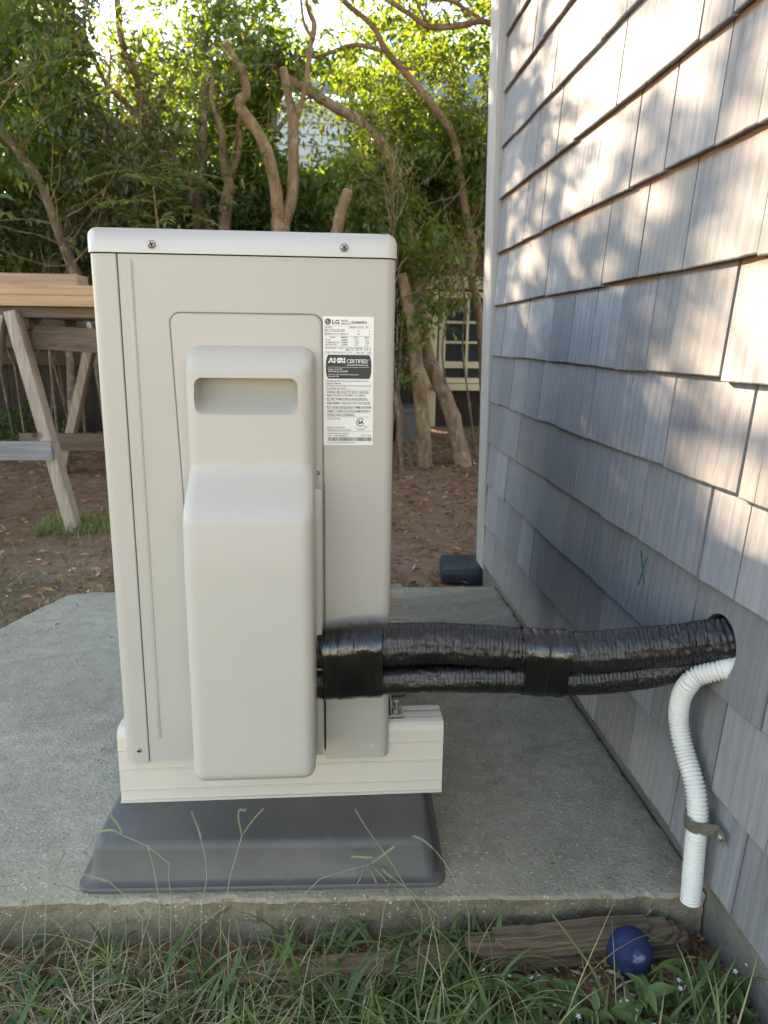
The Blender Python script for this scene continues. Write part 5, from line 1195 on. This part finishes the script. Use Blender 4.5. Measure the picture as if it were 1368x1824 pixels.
for k in range(120):
    sp.append(((-0.95 + rnd.uniform(-0.5, 0.75), 3.2 + rnd.uniform(-.25, .25), 1.33 + rnd.uniform(-0.15, 0.5)), (rnd.uniform(-1, 1), rnd.uniform(-1, 0.3), rnd.uniform(-0.6, 0.1)), 6, rnd.uniform(0.18, 0.28)))
C_ = np.array([s[0] for s in sp]); kq = corridor_keep(C_, 0.1); compound(t, [s for s, q in zip(sp, kq) if q], 'compound_leaves', M['leaf'], 0.055, 0.02)
t = empty('sapling', (-0.86, 3.05, GZ), 'young feathery-leaved tree behind the top left corner of the heat pump', 'sapling')
MB().tube([(-0.80, 3.1, GZ-0.02), (-0.80, 3.1, 0.2), (-0.82, 3.05, 0.70)], [0.012, 0.010, 0.004], 8).build('stem', M['bark'], t, smooth=True)
sp = []
for k in range(52):
    a = rnd.uniform(0, 6.28); sp.append(((-0.80 + rnd.uniform(-.2, .16), 3.08 + rnd.uniform(-.1, .1), 0.48 + rnd.uniform(-0.12, 0.30)), (math.cos(a), math.sin(a)*0.6 - 0.3, rnd.uniform(-0.2, 0.5)), 6, rnd.uniform(0.13, 0.24)))
compound(t, sp, 'foliage', M['leaf_bright'], 0.045, 0.015)
# ivy-like undergrowth against the fence
pts_u = np.concatenate([blob((-2.1, 4.25, -0.62), (1.5, 0.18, 0.08), 150, 20, 0.06), blob((0.0, 4.2, 0.35), (0.7, 0.2, 0.45), 420, 30, 0.09), blob((0.35, 4.3, -0.55), (0.3, 0.25, 0.12), 80, 14, 0.07), blob((0.3, 3.9, 0.65), (0.4, 0.2, 0.35), 260, 18, 0.09)])
t = empty('undergrowth_bush', (0.0, 4.2, GZ), 'dark straggly bush growing in front of the fence behind the heat pump', 'bush')
mb = MB()
for k in range(26):
    x = rnd.uniform(-2.4, 0.6); y = 4.2 + rnd.uniform(-.2, .15); mb.tube([(x, y, GZ-0.02), (x+rnd.uniform(-.1, .1), y, -0.2), (x+rnd.uniform(-.3, .3), y, rnd.uniform(0.1, 0.7))], [0.007, 0.005, 0.002], 5, False)
mb.build('stems', M['bark_dark'], t, smooth=True)['kind'] = 'stuff'
crown(t, [pts_u], M['leaf'], per=8, tl=0.13, L=0.05, W=0.024, tone=0.3, name='foliage')
# bare suckers and cut brush before the fence
t = empty('brush_stems', (-0.1, 3.6, GZ), 'bare brown brush stems fanning up behind the heat pump', 'brush')
mb = MB()
for k in range(30):
    x = rnd.uniform(-0.75, 0.45); y = rnd.uniform(3.5, 4.2); lx_ = rnd.uniform(-.35, .35); h = rnd.uniform(0.9, 1.5)
    rough_tube(mb, [(x, y, GZ-0.02, 0.007), (x+lx_*.3, y, GZ+h*.5, 0.006), (x+lx_, y, GZ+h, 0.004)], k, 6, 3)
mb.build('stems', M['bark'], t, smooth=True)['kind'] = 'stuff'

# ------------------------------------------------------------------ litter, back grass
def ground_pts(n, x0, x1, y0, y1):
    x = rs.uniform(x0, x1, n); y = rs.uniform(y0, y1, n); z = np.array([ground_h(a, b) for a, b in zip(x, y)]); return np.stack([x, y, z], 1)
def off_slab(C):
    # polygon edge of the slab at the left, kept clear
    xl = np.interp(C[:, 1], [-0.115, 0.34, 0.745, 0.985], [-0.92, -0.88, -0.745, -0.655])
    return ~((C[:, 1] > -0.13) & (C[:, 1] < 1.015) & (C[:, 0] > xl))
def stuff_leaves(name, C, L0, W0, tone0, mat, flat=0.25, fold=0.2):
    n = len(C); D = rs.randn(n, 3)*np.array([1, 1, flat]); C = C + np.array([0, 0, 0.003]) + np.array([0, 0, 0.008])*rs.rand(n)[:, None]
    V, F, tn = leaf_mesh(C, D, L0*(0.4+rs.rand(n)), W0*(0.5+rs.rand(n)*0.8), np.clip(tone0+0.3*rs.randn(n), 0, 1), fold, 0.05)
    o = put(name, np_mesh(V, F, tn), None, mat); tag(o, kind='stuff'); return o
C = ground_pts(16000, -3.2, 1.2, 1.0, 4.5); C = C[off_slab(C)]
dens = 0.35 + 0.65*np.clip((np.sin(C[:, 0]*3.1+1)+np.sin(C[:, 1]*2.3+C[:, 0]))/2+0.4, 0, 1); C = C[rs.rand(len(C)) < dens]
o = stuff_leaves('fallen_leaves', C, 0.034, 0.012, 0.45, M['litter']); tag(o, 'brown and reddish fallen leaves scattered over the bare soil under the trees', 'leaf litter')
C = ground_pts(2500, -2.6, -0.7, -0.3, 1.6); C = C[off_slab(C)]; o = stuff_leaves('fallen_leaves', C, 0.022, 0.006, 0.45, M['litter']); tag(o, 'small dry leaf bits on the soil along the left slab edge', 'leaf litter')
def blades(name, base, H, W, lean, tone, mat, seg=5, kink=0.0):
    """ribbon grass blades that arch over"""
    n = len(base); az = rs.uniform(0, 2*math.pi, n); d = np.stack([np.cos(az), np.sin(az), np.zeros(n)], 1); s = np.stack([-np.sin(az), np.cos(az), np.zeros(n)], 1)
    tw = rs.uniform(-0.8, 0.8, n)[:, None]; s = s*np.cos(tw) + np.array([0, 0, 1])*np.sin(tw)*0.5
    rows = []; th = (0.1+0.3*rs.rand(n)); p = base.copy(); cur = (lean*(0.3+rs.rand(n)))/seg
    side = rs.randn(n)*0.25
    for i in range(seg+1):
        w = W*(1 - (i/seg)**1.6)*0.5 + 0.00015; rows.append(p - s*w[:, None]); rows.append(p + s*w[:, None])
        th = th + cur*(1 + 0.8*i/seg); dd = d*np.cos(side*i/seg)[:, None] + np.stack([-d[:, 1], d[:, 0], d[:, 2]], 1)*np.sin(side*i/seg)[:, None]
        p = p + (dd*np.sin(th)[:, None] + np.array([0, 0, 1])*np.cos(th)[:, None])*(H/seg)[:, None]
        lowz = GZ - 0.005; p[:, 2] = np.maximum(p[:, 2], lowz + 0.004*(i % 2))
    V = np.stack(rows, 1).reshape(-1, 3); k = 2*(seg+1); b = np.arange(n)[:, None]*k
    F = np.concatenate([b + np.array([[2*i, 2*i+1, 2*i+3, 2*i+2]]) for i in range(seg)], 1).reshape(-1, 4)
    return put(name, np_mesh(V, F, np.repeat(np.clip(tone, 0, 1), k)), None, mat)
C = ground_pts(9000, -3.2, 1.2, 1.05, 4.4); C = C[off_slab(C)]
g = np.sin(C[:, 0]*2.7+0.5)*np.sin(C[:, 1]*3.9+C[:, 0]*1.3) + 0.35*rs.randn(len(C)); C = C[g > 0.28]; n = len(C)
o = blades('grass', C, 0.02+0.04*rs.rand(n), 0.0022+0.001*rs.rand(n), 1.1, 0.35+0.25*rs.randn(n), M['grass'], 3); tag(o, 'sparse short green grass tufts on the bare yard soil', 'grass', kind='stuff')
# strip of grass against slab's back edge and the left side
C = np.concatenate([ground_pts(1600, -0.65, 0.30, 1.015, 1.14), ground_pts(900, -1.2, -0.7, 0.5, 1.1)]); C = C[off_slab(C)]; n = len(C)
o = blades('grass', C, 0.015+0.035*rs.rand(n), 0.002+0.001*rs.rand(n), 1.2, 0.3+0.25*rs.randn(n), M['grass'], 3); tag(o, 'thin green grass growing along the back edge of the concrete slab', 'grass', kind='stuff')
# tufts at the sawhorse foot
C = ground_pts(900, -1.05, -0.75, 1.78, 2.0); n = len(C); o = blades('grass', C, 0.03+0.05*rs.rand(n), 0.0025+0.001*rs.rand(n), 1.0, 0.45+0.2*rs.randn(n), M['grass'], 3); tag(o, 'green grass tuft round the foot of the sawhorse leg', 'grass', kind='stuff')

# ------------------------------------------------------------------ foreground grass
def fdens(C, f): return C[rs.rand(len(C)) < f(C[:, 0], C[:, 1])]
bare = lambda x, y: np.where((x > 0.19) & (y > -0.235), 0.05, np.where(x > 0.19, 0.5, 1.0))
Bz = np.array([0, 0, -0.004])
C = ground_pts(7000, -0.75, 0.45, -0.46, -0.12) + Bz
C = fdens(C, lambda x, y: bare(x, y)*(0.25+0.55*np.clip(0.6+x, 0, 1))*np.where(y > -0.19, 0.55, 1)); n = len(C)
o = blades('grass', C, 0.03+0.09*rs.rand(n)**1.6, 0.0015+0.0028*rs.rand(n)**2, 1.6, 0.42+0.28*rs.randn(n), M['grass'], 6); tag(o, 'tangled green grass growing in front of the concrete slab', 'grass', kind='stuff')
C = ground_pts(16000, -0.80, 0.40, -0.46, -0.13) + Bz
C = fdens(C, lambda x, y: bare(x, y)*np.clip(0.75 - 2.4*(x+0.16), 0.16, 1)*np.where(y > -0.18, 0.4, 1)); n = len(C)
o = blades('dry_grass', C, 0.02+0.075*rs.rand(n)**1.3, 0.0011+0.0014*rs.rand(n), 2.4, 0.45+0.3*rs.randn(n), M['straw'], 6); tag(o, 'dead straw-coloured grass matted among the green blades, thickest at the left', 'dry grass', kind='stuff')
C = ground_pts(2300, -0.6, 0.44, -0.42, -0.125) + Bz; C = fdens(C, lambda x, y: bare(x, y)*np.clip(0.75+1.2*x, 0.3, 1)); n = len(C)
o = blades('broad_grass', C, 0.035+0.07*rs.rand(n), 0.005+0.005*rs.rand(n), 1.5, 0.35+0.25*rs.randn(n), M['weed'], 6); tag(o, 'broad-bladed crabgrass leaves among the finer grass', 'grass', kind='stuff')
C = ground_pts(600, -0.6, 0.42, -0.40, -0.12) + Bz; C = fdens(C, bare); n = len(C)
o = blades('grass_stems', C, 0.06+0.11*rs.rand(n), 0.0009+0.0006*rs.rand(n), 1.8, 0.7+0.3*rs.randn(n), M['grass'], 7); tag(o, 'thin pale grass stems standing above the tangle', 'grass', kind='stuff')
C = ground_pts(2600, -0.6, 0.45, -0.42, -0.13); o = stuff_leaves('soil_debris', C, 0.013, 0.005, 0.6, M['litter'], 0.3, 0.3); tag(o, 'small leaf bits and chips on the soil round the blue ball', 'debris')
C = ground_pts(260, 0.17, 0.45, -0.27, -0.13); o = stuff_leaves('pale_chips', C, 0.007, 0.005, 1.0, M['litter'], 0.4, 0.3); tag(o, 'pale chips on the dark soil by the blue ball', 'debris')
# bits lying on the slab
cb_ = np.stack([rs.uniform(-0.7, 0.42, 60), rs.uniform(-0.08, 0.95, 60), np.full(60, SZ)], 1); cb_ = cb_[~off_slab(cb_)]
cb_ = cb_[(cb_[:, 0] < -0.3) | (cb_[:, 0] > 0.16)]
o = stuff_leaves('slab_debris', cb_, 0.014, 0.003, 0.35, M['litter'], 0.02, 0.1); tag(o, 'a few dry needles and leaf bits lying on the concrete slab', 'debris')

# seed stalks standing before the pad
SLB = ['bent seed stalk with two fingers at the left end of the grey pad', 'short bent stem left of centre on the grey pad', 'upright seeded stalk before the grey pad, left of the two-fingered one', 'tall stalk with two seed fingers before the middle of the pad',
       'long arching many-fingered stalk before the right half of the pad', 'stalk leaning left across the right end of the pad', 'thin tall stalk slanting across the right end of the pad', 'low stalk at the left corner of the pad',
       'stalk leaning left just right of the pad', 'lone green stalk standing before the bare concrete right of the pad', 'stalk on the slab edge left of the pad', 'leftmost low stalk lying towards the pad']
for (st_, hs), lab in zip(STALKS, SLB):
    b = st_[0]; t = empty('grass_stalk', (b[0], b[1]-0.02, GZ-0.01), lab, 'grass stalk')
    P = [(b[0], b[1]-0.02, GZ-0.02, 0.0008)] + [(*p, 0.0007) for p in st_]; S = [np.array(q) for q in P]; S = [q for a_, b_ in zip(S[:-1], S[1:]) for q in (a_, a_*0.5+b_*0.5+np.array([rnd.uniform(-1,1)*.0012, 0, rnd.uniform(-1,1)*.0012, 0]), a_*0.06+b_*0.94)] + [S[-1]]
    MB().tube([tuple(p[:3]) for p in S], 0.00048, 6, False).build('stem', M['stem'] if 'stem' in M else M.setdefault('stem', simple('pale_stem', (0.30, 0.31, 0.18), 0.6, bstr=0)), t, smooth=True)
    mb = MB()
    for h in hs:
        S = smoothpath([(*p, 0.0006) for p in h], 12); mb.tube([tuple(p[:3]) for p in S], 0.0003, 5, False)
        for i in range(2, len(S)-1):
            p = Vector(S[i][:3]); d = (Vector(S[i+1][:3])-p).normalized(); s = d.orthogonal().normalized()*(1 if i % 2 else -1); mb.bar(p + s*0.0002, p + s*0.0010 + d*0.0028, 0.0006, 0.0007)
    mb.build('seed_head', M.setdefault('seed', simple('green_seed', (0.29, 0.31, 0.18), 0.7, bstr=0)), t)

# ------------------------------------------------------------------ broadleaf weeds with tiny white flowers
lv = []
for k in range(4):
    me = bpy.data.meshes.new('leaf'); V = []; F = []; n = 8; Lf = 0.030 + 0.004*k; Wf = 0.0115 + 0.0018*k; tn = []
    for i in range(n+1):
        u = i/n; w = Wf*math.sin(math.pi*min(1, u**0.75))**0.8*0.5 + (0.0003 if i < n else 0.0001); z = 0.10*Lf*math.sin(u*2.2) - 0.35*Lf*u*u
        for s in (-1, -0.5, 0, 0.5, 1): V.append((u*Lf, s*w, z + abs(s)*w*0.35 + 0.0006*math.sin(u*16 + s*2 + k))); tn.append(0.35+0.35*abs(s)+0.12*k)
    for i in range(n):
        for j in range(4): a = i*5+j; F.append((a, a+1, a+6, a+5))
    me = np_mesh(np.array(V), np.array(F), np.array(tn), True); me.materials.append(M['weed']); lv.append(me)
fl = MB()
for k in range(5):
    a = 2*math.pi*k/5; c, s = math.cos(a), math.sin(a); fl.add([(0, 0, 0), (0.0028*c-0.0011*s, 0.0028*s+0.0011*c, 0.0008), (0.0046*c, 0.0046*s, 0.0004), (0.0028*c+0.0011*s, 0.0028*s-0.0011*c, 0.0008)], [(0, 1, 2, 3)])
flm = fl.mesh(); flm.materials.append(M['petal'])
WP = [(0.225,-0.215),(0.262,-0.222),(0.30,-0.232),(0.335,-0.238),(0.372,-0.236),(0.405,-0.232),(0.432,-0.215),(0.428,-0.25),(0.395,-0.262),(0.355,-0.27),(0.315,-0.268),(0.28,-0.262),(0.24,-0.26),(0.205,-0.248),(0.41,-0.285),(0.37,-0.30),(0.32,-0.30),(0.44,-0.275),(0.185,-0.205),(0.15,-0.225)]
WL = ['leafy green weed with broad leaves at the foot of the slab edge', 'low weed left of the blue ball']
pos_words = ['left of the blue ball near the grass', 'left of and below the blue ball', 'just below left of the blue ball', 'directly below the blue ball', 'below right of the blue ball', 'between the blue ball and the foundation', 'right against the foundation, topmost there',
             'against the foundation at the lower right', 'lower right, one in from the foundation', 'at the bottom edge below the blue ball, right side', 'at the bottom edge below the blue ball, left side', 'at the bottom edge left of the ball', 'at the bottom edge further left of the ball', 'where the broadleaf patch begins at the left',
             'cut by the bottom edge at the right', 'cut by the bottom edge, second from right', 'cut by the bottom edge below the ball', 'in the lower right corner of the frame', 'small one by the splintered timber end', 'small one in the grass below the timber']
for i, (x, y) in enumerate(WP):
    rw = random.Random(100+i); h = rw.uniform(0.020, 0.045); flo = i % 2 == 0
    t = empty('broadleaf_weed', (x, y, GZ-0.01), ('flowering' if flo else 'leafy') + ' broadleaf weed ' + pos_words[i], 'weed', 'broadleaf weeds by the foundation')
    top = Vector((x+rw.uniform(-.01, .01), y+rw.uniform(-.01, .01), GZ-0.01+h))
    MB().tube([(x, y, GZ-0.015), ((x+top.x)/2+rw.uniform(-.004, .004), (y+top.y)/2, GZ-0.01+h*0.5), tuple(top)], 0.0011, 6).build('stem', M['stem'], t, smooth=True)
    nl = rw.randint(8, 11); a0 = rw.uniform(0, 6.28)
    for k in range(nl):
        o = put('leaf', rw.choice(lv), t); f = 0.15 + 0.85*k/(nl-1); o.location = Vector((x, y, GZ-0.01)).lerp(top, f) - t.location
        o.rotation_euler = (rw.uniform(-.3, .3), -rw.uniform(0.0, 0.75)*(0.3+f*0.9), a0 + k*2.4); s = rw.uniform(0.65, 1.1)*(1.12 - 0.4*f); o.scale = (s, s, s)
    if flo:
        for k in range(2):
            q = top + Vector((rw.uniform(-.015, .015), rw.uniform(-.015, .01), rw.uniform(0.008, 0.02))); o = put('flower', flm, t); o.location = q - t.location; o.rotation_euler = (rw.uniform(-.2, .8), rw.uniform(-.4, .4), rw.uniform(0, 6)); s = rw.uniform(0.45, 0.7); o.scale = (s, s, s)
# long broad blades beside the ball
for i, (p, lab) in enumerate((([(0.385, -0.205, GZ), (0.40, -0.20, -0.675), (0.372, -0.205, -0.665), (0.345, -0.215, -0.668)], 'broad grass blade reaching left towards the blue ball'),
                              ([(0.41, -0.225, GZ), (0.425, -0.215, -0.68), (0.40, -0.235, -0.655), (0.37, -0.25, -0.67)], 'long broad grass blade below the hose, right of the ball'),
                              ([(0.30, -0.235, GZ), (0.285, -0.22, -0.66), (0.262, -0.20, -0.63), (0.245, -0.185, -0.612)], 'thick green weed stem leaning left in front of the blue ball'))):
    S = smoothpath([(*q, 0.0) for q in p], 8); V = []; F = []; n = len(S)
    t = empty('grass_plant', (p[0][0], p[0][1], GZ), lab, 'grass plant')
    if i == 2: MB().tube([tuple(q[:3]) for q in S], [0.0020*(1-0.5*k/n) for k in range(n)], 8).build('stem', simple('dark_stem', (0.13, 0.14, 0.06), 0.6, bstr=0), t, smooth=True); continue
    for k, q in enumerate(S):
        w = 0.0055*math.sin(math.pi*min(0.98, 0.15+0.85*k/(n-1)))**0.7; c = Vector(q[:3]); V += [tuple(c + Vector((0, w*0.7, w*0.7))), tuple(c + Vector((0, 0, -0.001))), tuple(c - Vector((0, w*0.7, -w*0.3)))]
    for k in range(n-1): F += [(3*k, 3*k+1, 3*k+4, 3*k+3), (3*k+1, 3*k+2, 3*k+5, 3*k+4)]
    put('blade', np_mesh(np.array(V), np.array(F), np.full(len(V), 0.8), True), t, M['weed'])
print('objects', len(bpy.data.objects), 'tris', sum(len(o.data.polygons) for o in bpy.data.objects if o.type == 'MESH'))
